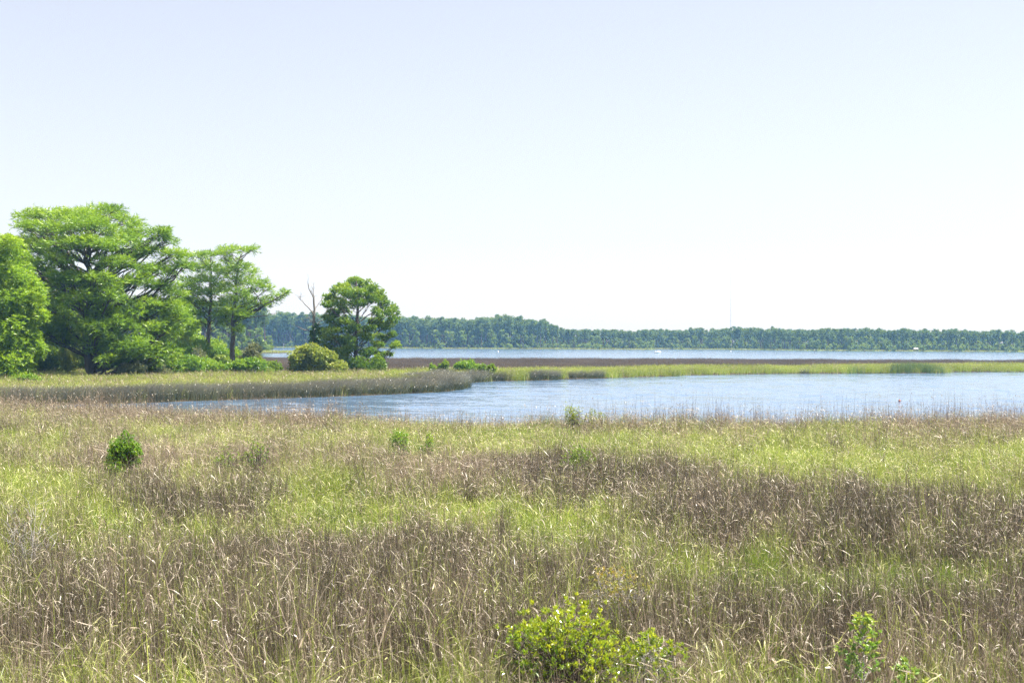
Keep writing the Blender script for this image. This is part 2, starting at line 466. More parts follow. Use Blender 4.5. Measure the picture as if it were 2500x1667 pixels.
def scatter(name, key, pts, scl, patch, label, cat, rotz=None, tilt=0.08):
    c, cnt = LIB[key]
    n = len(pts)
    me = bpy.data.meshes.new(name)
    me.vertices.add(n)
    me.vertices.foreach_set('co', np.asarray(pts, np.float32).ravel())
    if rotz is None: rotz = RNG.uniform(0, 2 * np.pi, n)
    rot = np.stack([RNG.normal(0, tilt, n), RNG.normal(0, tilt, n), rotz], -1)
    a = me.attributes.new('rot', 'FLOAT_VECTOR', 'POINT'); a.data.foreach_set('vector', rot.astype(np.float32).ravel())
    a = me.attributes.new('scl', 'FLOAT_VECTOR', 'POINT')
    scl = np.asarray(scl)
    s3 = np.stack([np.ones(n), np.ones(n), scl], -1) if scl.ndim == 1 else scl
    a.data.foreach_set('vector', s3.astype(np.float32).ravel())
    a = me.attributes.new('pick', 'INT', 'POINT'); a.data.foreach_set('value', RNG.integers(0, cnt, n).astype(np.int32))
    a = me.attributes.new('patch', 'FLOAT', 'POINT'); a.data.foreach_set('value', np.asarray(patch, np.float32))
    me.update()
    o = obj(name, me)
    ng = bpy.data.node_groups.new(name + '_scatter', 'GeometryNodeTree')
    ng.interface.new_socket('Geometry', in_out='INPUT', socket_type='NodeSocketGeometry')
    ng.interface.new_socket('Geometry', in_out='OUTPUT', socket_type='NodeSocketGeometry')
    N, L = ng.nodes, ng.links
    gi = N.new('NodeGroupInput'); go = N.new('NodeGroupOutput')
    ci = N.new('GeometryNodeCollectionInfo')
    ci.inputs['Collection'].default_value = c
    ci.inputs['Separate Children'].default_value = True
    ci.inputs['Reset Children'].default_value = True
    ip = N.new('GeometryNodeInstanceOnPoints')
    ip.inputs['Pick Instance'].default_value = True
    def na(nm, ty):
        q = N.new('GeometryNodeInputNamedAttribute'); q.data_type = ty; q.inputs[0].default_value = nm
        return q.outputs['Attribute']
    L.new(gi.outputs[0], ip.inputs['Points'])
    L.new(ci.outputs[0], ip.inputs['Instance'])
    L.new(na('pick', 'INT'), ip.inputs['Instance Index'])
    er = N.new('FunctionNodeEulerToRotation')
    L.new(na('rot', 'FLOAT_VECTOR'), er.inputs[0])
    L.new(er.outputs[0], ip.inputs['Rotation'])
    L.new(na('scl', 'FLOAT_VECTOR'), ip.inputs['Scale'])
    L.new(ip.outputs[0], go.inputs[0])
    md = o.modifiers.new('scatter', 'NODES')
    md.node_group = ng
    tag(o, label, cat, kind='stuff')
    return o


tuft_set('rush', M['rush'], 6, n=44, rad=0.155, h=1.08, hvar=0.5, w=0.008, bend=0.22, lean=(0.03, 0), tint=(0, 0.9), seg=4, tags=0.30, tag_len=0.17, tag_w=0.0085)
tuft_set('sedge', M['sedge'], 6, n=36, rad=0.18, h=0.98, hvar=0.5, w=0.011, bend=0.40, lean=(0.05, 0), tint=(0, 0.92), seg=5, tags=0.2, tag_len=0.24, tag_w=0.011, tag_tint=(0.85, 1), curl=0.12)
tuft_set('straw', M['straw'], 6, n=28, rad=0.28, h=1.12, hvar=0.45, w=0.007, bend=0.22, lean=(0.06, 0), tint=(0, 0.7), seg=4, tags=0.7, tag_len=0.2, tag_w=0.010, tag_tint=(0.4, 1))
tuft_set('arch', M['sedge'], 5, n=9, rad=0.22, h=1.5, hvar=0.4, w=0.015, bend=0.62, lean=(0.1, 0), tint=(0.45, 1.0), seg=8, curl=0.32)
tuft_set('fallen', M['straw'], 5, n=10, rad=0.25, h=1.5, hvar=0.4, w=0.017, bend=0.8, lean=(0.1, 0), tint=(0.35, 1.0), seg=8, curl=0.40)
tuft_set('reed', M['straw'], 5, n=9, rad=0.35, h=1.62, hvar=0.45, w=0.012, bend=0.10, lean=(0.02, 0), tint=(0, 0.35), seg=4, tags=2.4, tag_len=0.15, tag_w=0.018, tag_tint=(0.15, 0.8))
M['new_shoots'] = leaf_mat('fresh_green_shoots', [(0, (0.06, 0.14, 0.008)), (0.5, (0.13, 0.25, 0.012)), (1, (0.27, 0.38, 0.03))], 0.42, 0.04, 0.4, True)
tuft_set('shoot', M['new_shoots'], 5, n=44, rad=0.2, h=0.85, hvar=0.5, w=0.0085, bend=0.2, lean=(0.04, 0), tint=(0, 1), seg=4)
tuft_set('wisp', M['straw'], 5, n=70, rad=0.16, h=0.95, hvar=0.5, w=0.0042, bend=0.55, tint=(0.45, 1), seg=5, tags=1.5, tag_len=0.09, tag_w=0.005, tag_tint=(0.5, 1), curl=0.1)
tuft_set('stalk', M['straw'], 5, n=5, rad=0.5, h=2.15, hvar=0.35, w=0.012, bend=0.10, lean=(0.03, 0), tint=(0, 0.3), seg=4, tags=0.5, tag_len=0.12, tag_w=0.016, tag_tint=(0.1, 0.6))
tuft_set('bank_rush', M['bank_rush'], 5, n=60, rad=0.55, h=1.22, hvar=0.4, w=0.024, bend=0.2, lean=(0.36, -0.04), tint=(0, 1), seg=5, tags=0.12, tag_len=0.2, tag_w=0.03)
tuft_set('bank_grass', M['sedge'], 5, n=46, rad=0.6, h=1.05, hvar=0.45, w=0.026, bend=0.26, lean=(0.12, 0), tint=(0.3, 1.0), seg=4, tags=0.14, tag_len=0.3, tag_w=0.03, tag_tint=(0.5, 0.9))
tuft_set('bank_straw', M['straw'], 4, n=26, rad=0.6, h=1.3, hvar=0.35, w=0.02, bend=0.18, lean=(0.14, 0), tint=(0.1, 0.8), seg=4, tags=1.0, tag_len=0.25, tag_w=0.025, tag_tint=(0.3, 0.8))
tuft_set('brown_marsh', M['brown_marsh'], 5, n=60, rad=0.9, h=1.25, hvar=0.35, w=0.034, bend=0.14, lean=(0.08, 0), tint=(0, 1), seg=3)
tuft_set('cattail', M['cattail'], 4, n=30, rad=0.7, h=1.6, hvar=0.4, w=0.05, bend=0.2, lean=(0.08, 0), tint=(0, 1), seg=5)

# clearings: the bushes of the near marsh keep the grass down around them
CLEAR = [(P(px, CY, dd)[0], dd, rx * dd / F) for px, dd, rx in ((305, 44, 46), (630, 45, 30), (560, 45, 28), (985, 52, 30), (1042, 53, 22), (1420, 45, 34), (1408, 70, 20), (1460, 70.5, 12),
                                                                (1382, 18.4, 165), (1590, 18.2, 70), (1505, 22.5, 76), (2108, 17.6, 90), (2215, 17.2, 60), (70, 27.5, 70))]


def clearing(x, y):
    k = np.ones(np.shape(x))
    for cx, cy_, r in CLEAR:
        q = np.hypot((x - cx) / (r * 1.05), (y - cy_ + r * 0.55) / (r * 1.15 + 0.25))
        k = np.minimum(k, np.clip(0.42 + 0.58 * (q - 0.8) / 0.4, 0.42, 1))
    return k


# --- the near marsh: where each kind of grass grows
def jitter_grid(y0, y1, step, slope=0.46, pad=7):
    out = []
    y = y0
    while y < y1:
        st = step(y) if callable(step) else step
        w = y * slope + pad
        xs = np.arange(-w, w, st)
        out.append(np.stack([xs + RNG.uniform(-0.6, 0.6, len(xs)) * st, y + RNG.uniform(-0.6, 0.6, len(xs)) * st], -1))
        y += st
    return np.concatenate(out)


def blob(px, py, lst):
    v = np.zeros(px.shape)
    for cx, cy_, rx, ry, a in lst:
        v = np.maximum(v, a * np.clip(2.6 - 2.4 * np.sqrt(((px - cx) / rx) ** 2 + ((py - cy_) / ry) ** 2), 0, 1))
    return v


pt = jitter_grid(9.5, 93, lambda y: 0.232 + 0.0019 * y)
pt = pt[inside(near_poly, pt[:, 0], pt[:, 1])]
shore = edge_dist(near_poly[2:-2] + near_poly[-3:1:-1], pt[:, 0], pt[:, 1])
ok = land_z(pt[:, 0], pt[:, 1]) > 0.0
pt, shore = pt[ok], shore[ok]
X3 = np.stack([pt[:, 0], pt[:, 1], np.full(len(pt), 0.95)], -1)
qx, qy = to_px(X3)
wob = (vnoise(pt[:, 0], pt[:, 1], 3.0, 1) - 0.5)
qx = qx + wob * 170 + (vnoise(pt[:, 0], pt[:, 1], 0.9, 61) - 0.5) * 130; qy = qy + (vnoise(pt[:, 0], pt[:, 1], 2.2, 2) - 0.5) * 46 + (vnoise(pt[:, 0], pt[:, 1], 0.8, 62) - 0.5) * 44
brown = blob(qx, qy, [(430, 1210, 260, 42, 1), (1370, 1160, 220, 44, 1.0), (1650, 1180, 240, 40, 0.8), (2020, 1245, 620, 70, 1), (2330, 1270, 320, 90, 1), (1000, 1360, 520, 75, 0.9), (500, 1400, 800, 100, 0.85),
                       (1500, 1420, 420, 90, 0.95), (2100, 1500, 700, 80, 0.95), (900, 1500, 900, 120, 0.9), (300, 1560, 500, 110, 0.7), (760, 1330, 300, 45, 0.7)])
green = blob(qx, qy, [(60, 1065, 190, 40, 1), (520, 1062, 230, 34, 0.9), (1080, 1064, 430, 44, 1), (1560, 1070, 300, 46, 1), (2200, 1115, 520, 60, 0.9), (90, 1200, 220, 70, 0.8), (830, 1240, 150, 70, 0.95), (700, 1160, 260, 40, 0.4),
                      (1270, 1265, 270, 60, 1), (450, 1290, 420, 38, 0.65), (2150, 1385, 290, 48, 1.1), (1720, 1360, 160, 45, 0.6), (1120, 1030, 300, 30, 0.7), (1900, 1060, 300, 40, 0.5), (250, 1640, 420, 45, 0.5), (1150, 1620, 200, 60, 0.4), (1950, 1640, 260, 50, 0.7), (2400, 1190, 120, 40, 0.5)])
dry = blob(qx, qy, [(150, 1105, 200, 40, 0.8), (540, 1120, 260, 55, 1), (1060, 1120, 300, 48, 1), (1720, 1062, 190, 30, 0.8), (2350, 1060, 260, 40, 0.6), (400, 1030, 520, 30, 0.7), (1400, 1025, 1300, 22, 0.7), (2300, 1380, 200, 60, 0.3), (2400, 1560, 300, 90, 0.5), (300, 1650, 500, 40, 0.4), (1700, 1640, 700, 50, 0.4)])
nz = vnoise(pt[:, 0], pt[:, 1], 1.3, 5) * 0.5 + vnoise(pt[:, 0], pt[:, 1], 0.5, 6) * 0.5
u = RNG.uniform(0, 1, len(pt))
wb = 0.30 + 1.7 * np.clip(brown - 0.95 * green, 0, 1)
wg = 0.24 + 2.6 * green * (1 - 0.4 * brown)
wd = 0.20 + 1.15 * dry
wb = wb * (0.6 + 0.8 * nz); wg = wg * (1.4 - 0.8 * nz)
tot = wb + wg + wd
kind = np.where(u < wb / tot, 0, np.where(u < (wb + wg) / tot, 1, 2))
big = vnoise(pt[:, 0], pt[:, 1], 5, 8)
hs = (0.66 + 0.34 * big + 0.34 * vnoise(pt[:, 0], pt[:, 1], 1.1, 14) + RNG.normal(0, 0.13, len(pt))) * np.where(green > 0.6, 0.74, 1.0) * np.where(brown > 0.7, 1.12, 1.0)
hs = hs * clearing(pt[:, 0], pt[:, 1])
zg = land_z(pt[:, 0], pt[:, 1])
patch = np.clip(0.5 + 0.55 * (vnoise(pt[:, 0], pt[:, 1], 2.0, 9) - 0.5) + RNG.normal(0, 0.12, len(pt)), 0, 1)
P3 = np.stack([pt[:, 0], pt[:, 1], zg], -1)
for i, (nm, lb) in enumerate((('rush', 'brown grey needle rushes standing in dark bands across the near marsh'),
                              ('sedge', 'lime green marsh grass in bright patches across the near marsh'),
                              ('straw', 'pale tan dry grass with curled leaves mixed into the near marsh'))):
    k = kind == i
    wide = np.clip(1 + (pt[k, 1] - 20) * 0.016, 1, 1.8)
    scatter(('needle_rushes', 'marsh_grass', 'dry_grass')[i], nm, P3[k], np.stack([wide, wide, hs[k]], -1), patch[k], lb, 'grass', tilt=0.07)
u2 = RNG.uniform(0, 1, len(pt))
k = u2 < 0.03 + 0.06 * (pt[:, 1] < 26) + 0.06 * (pt[:, 1] < 20) + 0.10 * np.clip(green, 0, 1) * (pt[:, 1] < 45)
scatter('arching_grass', 'arch', P3[k], hs[k] * 0.92, patch[k], 'long arching green blades rising over the near marsh grass', 'grass')
u3 = RNG.uniform(0, 1, len(pt))
k = u3 < 0.014 + 0.22 * np.clip((22.5 - pt[:, 1]) / 5, 0, 1)
scatter('fallen_grass', 'fallen', P3[k], hs[k] * 0.95, patch[k], 'long pale dead blades bent over at the bottom of the picture', 'grass')
u4 = RNG.uniform(0, 1, len(pt))
k = u4 < np.where(shore < 7, 0.42, np.where(shore < 16, 0.10, 0.015)) * (0.5 + vnoise(pt[:, 0], pt[:, 1], 3, 12))
scatter('dry_reeds', 'reed', P3[k], hs[k] * np.where(shore[k] < 7, 1.02, 0.9), patch[k], 'pinkish brown dry reed stalks along the edge of the cove', 'reeds', tilt=0.05)

u6 = RNG.uniform(0, 1, len(pt))
fresh = blob(qx, qy, [(2170, 1390, 270, 42, 1), (1960, 1370, 120, 40, 0.8), (840, 1250, 110, 60, 0.5), (1300, 1035, 130, 26, 0.9), (1540, 1070, 90, 30, 0.6), (1180, 1045, 90, 24, 0.6), (1270, 1270, 200, 40, 0.3), (140, 1200, 160, 50, 0.25), (960, 1065, 120, 24, 0.4), (2020, 1640, 160, 40, 0.5)])
k = u6 < 0.95 * fresh * (0.4 + vnoise(pt[:, 0], pt[:, 1], 1.4, 41))
scatter('green_shoots', 'shoot', P3[k], hs[k] * 1.1, patch[k], 'vivid upright green shoots crowding the wet hollows of the near marsh', 'grass')
u7 = RNG.uniform(0, 1, len(pt))
k = u7 < np.where(pt[:, 1] < 32, 0.035, 0.012) * (vnoise(pt[:, 0], pt[:, 1], 2.5, 43) > 0.45)
scatter('wispy_grass', 'wisp', P3[k], hs[k] * 1.05, patch[k], 'wispy grey dead plumes tangled through the near marsh grass', 'grass', tilt=0.15)
u5 = RNG.uniform(0, 1, len(pt))
k = (u5 < 0.16) & (shore < 5)
scatter('reed_stalks', 'stalk', P3[k], hs[k], patch[k], 'tall thin bare stalks rising above the reeds at the cove edge', 'reeds', tilt=0.05)

# --- the bank across the cove and the marsh beyond
pt = jitter_grid(95, 325, lambda y: 0.34 + 0.0013 * y, slope=0.43, pad=8)
pt = pt[inside(bank_poly, pt[:, 0], pt[:, 1])]
zz = land_z(pt[:, 0], pt[:, 1])
ok = zz > -0.06
pt, zz = pt[ok], zz[ok]
n_edge = len(bank_px)
sh = edge_dist([bank_poly[i] for i in range(n_edge)] + [bank_poly[i] for i in range(n_edge - 2, 0, -1)], pt[:, 0], pt[:, 1])
qx, qy = to_px(np.stack([pt[:, 0], pt[:, 1], zz], -1))
back = np.interp(qx, [600, 950, 1300, 1700, 2300, 2600], [185, 188, 205, 232, 268, 275]) + (vnoise(pt[:, 0], pt[:, 1], 9, 21) - 0.5) * 12
u = RNG.uniform(0, 1, len(pt))
is_brown = (pt[:, 1] > back) & (qx > 560)
tuss = vnoise(pt[:, 0], pt[:, 1], 6, 33)
rushw = np.where(qx < 1190, 6.0, np.where((qx > 1290) & (qx < 1365), 3.5, np.where(tuss > 0.72, 2.5, 0.0)))
rushw = np.where((qx < 1190) & (qx > 1100) & (pt[:, 1] > 158), 2.5, rushw)
is_rush = (sh < rushw * (0.7 + 0.6 * vnoise(pt[:, 0], pt[:, 1], 7, 22))) & ~is_brown
is_rush &= u < 0.94
cat = (blob(qx, qy, [(2235, 916, 100, 12, 1), (2100, 915, 40, 8, 0.6)]) > 0.45) & ~is_brown & (u < 0.7)
strawp = np.where(qx < 950, 0.2, 0.07)
rest = ~is_brown & ~is_rush & ~cat
is_straw = rest & (RNG.uniform(0, 1, len(pt)) < strawp)
is_green = rest & ~is_straw
Q3 = np.stack([pt[:, 0], pt[:, 1], zz], -1)
pa = np.clip(0.5 + 0.7 * (vnoise(pt[:, 0], pt[:, 1], 5, 23) - 0.5) + RNG.normal(0, 0.12, len(pt)), 0, 1)
ht = 0.85 + 0.35 * vnoise(pt[:, 0], pt[:, 1], 6, 24) + RNG.normal(0, 0.06, len(pt))
z0 = lambda k: RNG.normal(0, 0.35, k.sum())
scatter('bank_rushes', 'bank_rush', Q3[is_rush], ht[is_rush] * np.where(qx[is_rush] < 1190, 1.0, 0.85), pa[is_rush], 'grey green rushes with silvery tips leaning over the bank of the cove', 'rushes', z0(is_rush))
scatter('bank_grass', 'bank_grass', Q3[is_green], ht[is_green], pa[is_green], 'yellow green grass on the bank across the cove', 'grass', z0(is_green))
scatter('bank_dry_grass', 'bank_straw', Q3[is_straw], ht[is_straw] * 0.92, pa[is_straw], 'straw coloured seed heads standing in the grass below the trees', 'grass', z0(is_straw))
scatter('brown_marsh', 'brown_marsh', Q3[is_brown], ht[is_brown] * 0.95, pa[is_brown], 'flat band of brown rushes between the green bank and the lake', 'rushes', z0(is_brown))
scatter('cattails', 'cattail', Q3[cat], ht[cat], pa[cat], 'taller deep green cattail stand at the water on the right bank', 'cattails', z0(cat))

# ------------------------------------------------------------------ foliage
class Leaves:
    def __init__(self):
        self.V, self.F3, self.F4, self.T, self.n = [], [], [], [], 0

    def tri(self, o, d, L, w, tint):
        """pointed leaflets: a base edge and a tip"""
        n = len(o)
        s = norm(np.cross(d, RNG.normal(0, 1, (n, 3))))
        v = np.stack([o - s * w[:, None] * 0.5, o + s * w[:, None] * 0.5, o + d * L[:, None]], 1)
        self.V.append(v.reshape(-1, 3))
        self.F3.append(np.arange(n * 3).reshape(-1, 3) + self.n)
        self.T.append(np.repeat(tint, 3)); self.n += n * 3

    def diamond(self, o, d, L, w, tint, fold=0.25):
        n = len(o)
        s = norm(np.cross(d, RNG.normal(0, 1, (n, 3))))
        nn = np.cross(d, s)
        mid = o + d * (L * 0.48)[:, None]
        v = np.stack([o, mid + s * w[:, None] * 0.5 + nn * (w * fold)[:, None], o + d * L[:, None] - nn * (L * 0.1)[:, None], mid - s * w[:, None] * 0.5 + nn * (w * fold)[:, None]], 1)
        self.V.append(v.reshape(-1, 3))
        self.F4.append(np.arange(n * 4).reshape(-1, 4) + self.n)
        self.T.append(np.repeat(tint, 4)); self.n += n * 4

    def mesh(self, name, mat, off):
        cat = lambda q: np.concatenate(q) if q else None
        return make_mesh(name, np.concatenate(self.V) - off, cat(self.F3), cat(self.F4), mat, False, tint=np.clip(np.concatenate(self.T), 0, 1))


def in_ball(n, shell=0.45):
    v = norm(RNG.normal(0, 1, (n, 3)))
    return v * (RNG.uniform(shell ** 3, 1, n) ** (1 / 3))[:, None]


def sprays(lv, o, d, L, w, m, tint, twig=0.5, droop=0.25):
    """feathery twigs: m leaflets set alternately along each"""
    n = len(o)
    s = norm(np.cross(d, np.array([0, 0, 1.0]) + RNG.normal(0, 0.35, (n, 3))))
    j = np.arange(m)
    t = (j + 0.5) / m
    sg = np.where(j % 2 == 0, 1.0, -1.0)
    tl = twig * RNG.uniform(0.6, 1.3, n)
    pos = o[:, None] + d[:, None] * (tl[:, None] * t[None])[..., None]
    pos[..., 2] -= droop * tl[:, None] * t[None] ** 2
    dd = d[:, None] * 0.75 + s[:, None] * sg[None, :, None] * 0.8 + RNG.normal(0, 0.25, (n, m, 3))
    dd[..., 2] -= 0.15
    dd = norm(dd).reshape(-1, 3)
    k = n * m
    lv.tri(pos.reshape(-1, 3), dd, L * RNG.uniform(0.6, 1.3, k), w * RNG.uniform(0.7, 1.3, k), np.repeat(tint, m) + RNG.normal(0, 0.1, k))


def tufts(lv, o, d, L, w, m, tint, spread=0.9, diamond=False, twig=0.0):
    n = len(o)
    dd = norm(d[:, None] + RNG.normal(0, spread, (n, m, 3))).reshape(-1, 3)
    oo = np.repeat(o, m, 0) + np.repeat(d, m, 0) * (RNG.uniform(-1, 0, n * m) * twig)[:, None]
    k = n * m
    (lv.diamond if diamond else lv.tri)(oo, dd, L * RNG.uniform(0.6, 1.25, k), w * RNG.uniform(0.7, 1.3, k), np.repeat(tint, m) + RNG.normal(0, 0.12, k))


def empty(name, loc):
    o = bpy.data.objects.new(name, None)
    COL.objects.link(o)
    o.location = loc
    o.empty_display_size = 0.3
    return o


def trunk_at(tr, z):
    return np.array([np.interp(z, tr[:, 2], tr[:, 0]), np.interp(z, tr[:, 2], tr[:, 1]), z])


def pads_tree(name, label, cat, d, trunk, pads, depth, per_m2, mats, mode='spray', L=0.3, w=0.085, m=6, twig=0.5, slope=0.5, copies=2,
              group=None, limb_r=0.05, droop=0.25, bare=(), base_z=0.1, spread=0.9, flare=1.5, wilt=0.0, vr=1.0):
    tr = np.array([P(px, py, d) for px, py, r in trunk])
    rr = np.array([r for *_, r in trunk])
    root_xy = tr[0].copy(); root_xy[2] = base_z
    base = root_xy.copy()
    tr = np.concatenate([[base + np.array([0, 0, -0.3])], tr]); rr = np.concatenate([[rr[0] * flare], rr])
    o = np.argsort(tr[:, 2]); tr, rr = tr[o], rr[o]
    zs = np.linspace(tr[0, 2], tr[-1, 2], 16)
    path = np.stack([trunk_at(tr, z) for z in zs])
    path[2:-1, :2] += RNG.normal(0, rr[0] * 0.12, (13, 2))
    rad = np.interp(zs, tr[:, 2], rr)
    T, B, lv = Tubes(), Tubes(), Leaves()
    T.add(path, rad, 10)
    for pad in pads:
        cx, cy_, rx, ry = pad[:4]
        for c in range(copies):
            c0 = P(cx, cy_, d)
            tz = trunk_at(path, min(max(c0[2], path[0, 2]), path[-1, 2]))
            dx = abs(c0[0] - tz[0])
            D = math.sqrt(max(depth ** 2 - dx ** 2, (0.25 * depth) ** 2))
            off = RNG.uniform(-1, 1) * D * 0.85
            if c == 0 and len(pad) > 4: off = pad[4] * D
            s = d / F
            jx, jy = (0, 0) if c == 0 else (RNG.normal(0, rx * 0.28), RNG.normal(0, ry * 0.3))
            ce = P(cx + jx, cy_ + jy, d + off)
            ra = np.array([rx * s, (rx + ry) * 0.55 * s, ry * s]) * RNG.uniform(0.9, 1.1)
            # limb
            hd = math.hypot(ce[0] - tz[0], ce[1] - tz[1])
            az = min(max(ce[2] - slope * hd - 0.3, path[0, 2] + 0.6), path[-1, 2] * 0.97)
            a = trunk_at(path, az)
            mid = (a + ce) / 2 + np.array([0, 0, -0.10 * hd]) + RNG.normal(0, 0.12 * hd + 0.05, 3) * np.array([0.6, 0.6, 0.5])
            lp = wobble(bez(a, mid, ce, 9), 0.02 * hd + 0.01)
            r0 = limb_r * (0.55 + 0.12 * hd)
            B.add(lp, np.linspace(r0, r0 * 0.25, 9), 5)
            area = math.pi * ra[0] * (ra[2] + 0.6 * ra[1])
            n = int(per_m2 * area) + 8
            ra = ra * np.array([1, 1, RNG.uniform(0.75, 1.15) * vr])
            q = in_ball(n, 0.2) * ra
            far_out = RNG.uniform(0, 1, n) < 0.12
            q[far_out] *= RNG.uniform(1.0, 1.45, far_out.sum())[:, None]
            q[:, 2] += 0.35 * ra[2] * np.sin(q[:, 0] / ra[0] * 3 + RNG.uniform(0, 6)) + 0.2 * ra[2]
            oo = ce + q
            dd = norm(q / ra * np.array([1, 1, 0.8]) + 0.35 * norm(ce - a) + RNG.normal(0, 0.45, (n, 3)) + np.array([0, 0, 0.4]) + np.array([0, 0, -wilt]))
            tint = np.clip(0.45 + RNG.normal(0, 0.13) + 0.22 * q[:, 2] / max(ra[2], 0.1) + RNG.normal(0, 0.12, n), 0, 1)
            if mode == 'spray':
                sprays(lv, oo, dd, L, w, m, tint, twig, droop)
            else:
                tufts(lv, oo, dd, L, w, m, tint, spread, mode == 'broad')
            for k in range(5 + int(n * 0.03)):
                e = oo[RNG.integers(0, n)]
                st = lp[RNG.integers(4, 8)]
                B.add(wobble(bez(st, (st + e) / 2 + np.array([0, 0, -0.05]), e, 4), 0.03), np.linspace(r0 * 0.3, r0 * 0.1, 4), 3)
    for pts, r0, r1 in bare:
        pp = np.array([P(px, py, d + dy) for px, py, dy in pts])
        t = np.linspace(0, 1, len(pp)); tt = np.linspace(0, 1, 10)
        q = np.stack([np.interp(tt, t, pp[:, i]) for i in range(3)], -1)
        B.add(wobble(q, 0.05), np.linspace(r0, r1, 10), 6)
    root = empty(name, base)
    tag(root, label, cat, group)
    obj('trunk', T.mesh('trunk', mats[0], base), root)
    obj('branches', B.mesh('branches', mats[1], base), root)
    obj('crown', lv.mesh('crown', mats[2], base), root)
    return root


# --- the big cypress
big_pads = [(75, 530, 42, 14), (62, 555, 28, 11), (125, 527, 36, 13), (190, 530, 55, 16), (245, 522, 46, 14), (285, 514, 22, 6), (312, 538, 34, 11), (335, 556, 24, 10), (388, 568, 32, 13), (408, 588, 22, 12),
            (112, 562, 46, 15, -.5), (172, 560, 52, 16, -.6), (232, 556, 50, 16, -.5), (292, 575, 45, 14, -.3), (72, 598, 38, 13), (140, 598, 46, 14, -.7), (205, 596, 50, 16, -.9), (262, 598, 46, 14, -.8),
            (322, 618, 42, 12, -.3), (362, 612, 26, 9), (420, 628, 38, 14), (446, 650, 24, 11), (388, 664, 44, 12), (332, 655, 46, 11, -.6), (40, 612, 34, 14), (55, 645, 34, 14), (105, 655, 40, 16),
            (130, 705, 54, 24), (195, 690, 54, 20), (262, 700, 50, 20), (330, 690, 46, 13), (398, 702, 38, 13), (430, 722, 30, 11), (350, 742, 40, 10), (110, 750, 44, 30), (185, 765, 50, 28), (258, 765, 44, 26),
            (400, 752, 46, 17), (232, 802, 46, 17, -.9), (290, 795, 40, 17, -.8), (345, 805, 46, 18, -.6), (402, 805, 38, 24), (232, 850, 38, 17, -.6), (302, 840, 54, 20, -.8), (362, 862, 46, 20, -.6), (258, 878, 22, 12, -.9),
            (405, 862, 34, 18), (110, 812, 46, 28), (165, 830, 44, 26), (430, 770, 30, 14), (300, 885, 34, 14), (150, 790, 40, 22), (320, 770, 44, 14), (150, 640, 40, 13, -.8), (275, 642, 40, 12, -.8), (238, 682, 44, 15, -.95), (168, 682, 44, 15, -.9), (120, 620, 36, 12, -.6), (320, 590, 36, 12, -.6), (205, 545, 50, 14, -.8), (270, 730, 44, 16, -.9), (190, 735, 44, 18, -.9)]
pads_tree('cypress_tree', 'huge spreading bald cypress, the largest and tallest tree on the bank', 'tree', 155,
          [(226, 935, 0.62), (222, 860, 0.52), (216, 760, 0.42), (214, 660, 0.30), (212, 600, 0.16), (214, 560, 0.07)], big_pads, 8.2, 14, (M['bark'], M['bark'], M['cypress']), 'spray', 0.44, 0.08, 7, 0.62, 0.50, 2,
          limb_r=0.12, flare=1.7, vr=0.85, bare=[([(214, 640, 0), (250, 650, -2), (330, 610, -3), (370, 590, -3)], 0.13, 0.05), ([(214, 665, 0), (160, 640, -2), (90, 620, -2)], 0.12, 0.05),
                                        ([(214, 655, 0), (180, 600, -3), (120, 560, -3)], 0.11, 0.04), ([(214, 648, 0), (240, 610, -3.5), (262, 588, -4)], 0.10, 0.04), ([(216, 790, 0), (290, 770, -3.5), (352, 752, -4)], 0.14, 0.06), ([(214, 700, 0), (290, 670, -3), (345, 640, -3)], 0.13, 0.05)])
# --- the tree cut by the left edge
pads_tree('leaning_tree', 'bright yellow green tree cut off by the left edge of the picture', 'tree', 143,
          [(-45, 940, 0.32), (-45, 760, 0.24), (-40, 610, 0.10)],
          [(8, 592, 40, 10), (-45, 605, 44, 18), (30, 618, 36, 10), (-40, 640, 44, 26), (-2, 650, 40, 18), (86, 712, 18, 12), (96, 772, 14, 12), (84, 850, 16, 14), (25, 674, 44, 22, -.6), (58, 700, 40, 24, -.4), (80, 735, 24, 22), (20, 735, 46, 30, -.8), (-40, 700, 50, 40), (60, 775, 34, 26, -.4), (10, 800, 46, 30, -.8),
           (74, 815, 18, 18), (40, 840, 36, 26, -.6), (-30, 800, 44, 36), (6, 878, 46, 26, -.7), (50, 880, 24, 22), (10, 918, 44, 20, -.7), (-40, 880, 44, 36), (62, 742, 30, 20, -.8)], 4.2, 30, (M['bark'], M['bark'], M['cypress_bright']), 'spray', 0.34, 0.11, 7, 0.55, 0.45, 2, droop=0.5, wilt=0.3)
# --- the open pair
A_pads = [(484, 628, 30, 6), (512, 624, 25, 5), (478, 655, 30, 8), (515, 655, 28, 8), (466, 688, 33, 8), (512, 690, 30, 9), (540, 668, 24, 8), (455, 704, 28, 7), (490, 716, 30, 8), (530, 716, 28, 8), (470, 735, 22, 7),
          (500, 746, 25, 7), (535, 746, 24, 7), (478, 768, 20, 6), (497, 792, 22, 6), (540, 772, 18, 6), (455, 722, 20, 6)]
pads_tree('cypress_tree', 'slim open cypress with bare lower trunk, nearer the huge cypress', 'tree', 186,
          [(507, 908, 0.33), (508, 838, 0.28), (511, 774, 0.22), (516, 738, 0.17), (517, 682, 0.11), (514, 628, 0.04)], A_pads, 3.2, 11, (M['bark'], M['bark'], M['cypress']), 'spray', 0.44, 0.08, 7, 0.6, 0.55, 2, limb_r=0.07,
          bare=[([(509, 786, 0), (490, 760, -.6), (466, 737, -1)], 0.12, 0.05), ([(510, 790, 0), (535, 770, -.6), (552, 760, -1)], 0.10, 0.04), ([(508, 815, 0), (530, 800, -.8), (560, 812, -1)], 0.06, 0.03)])
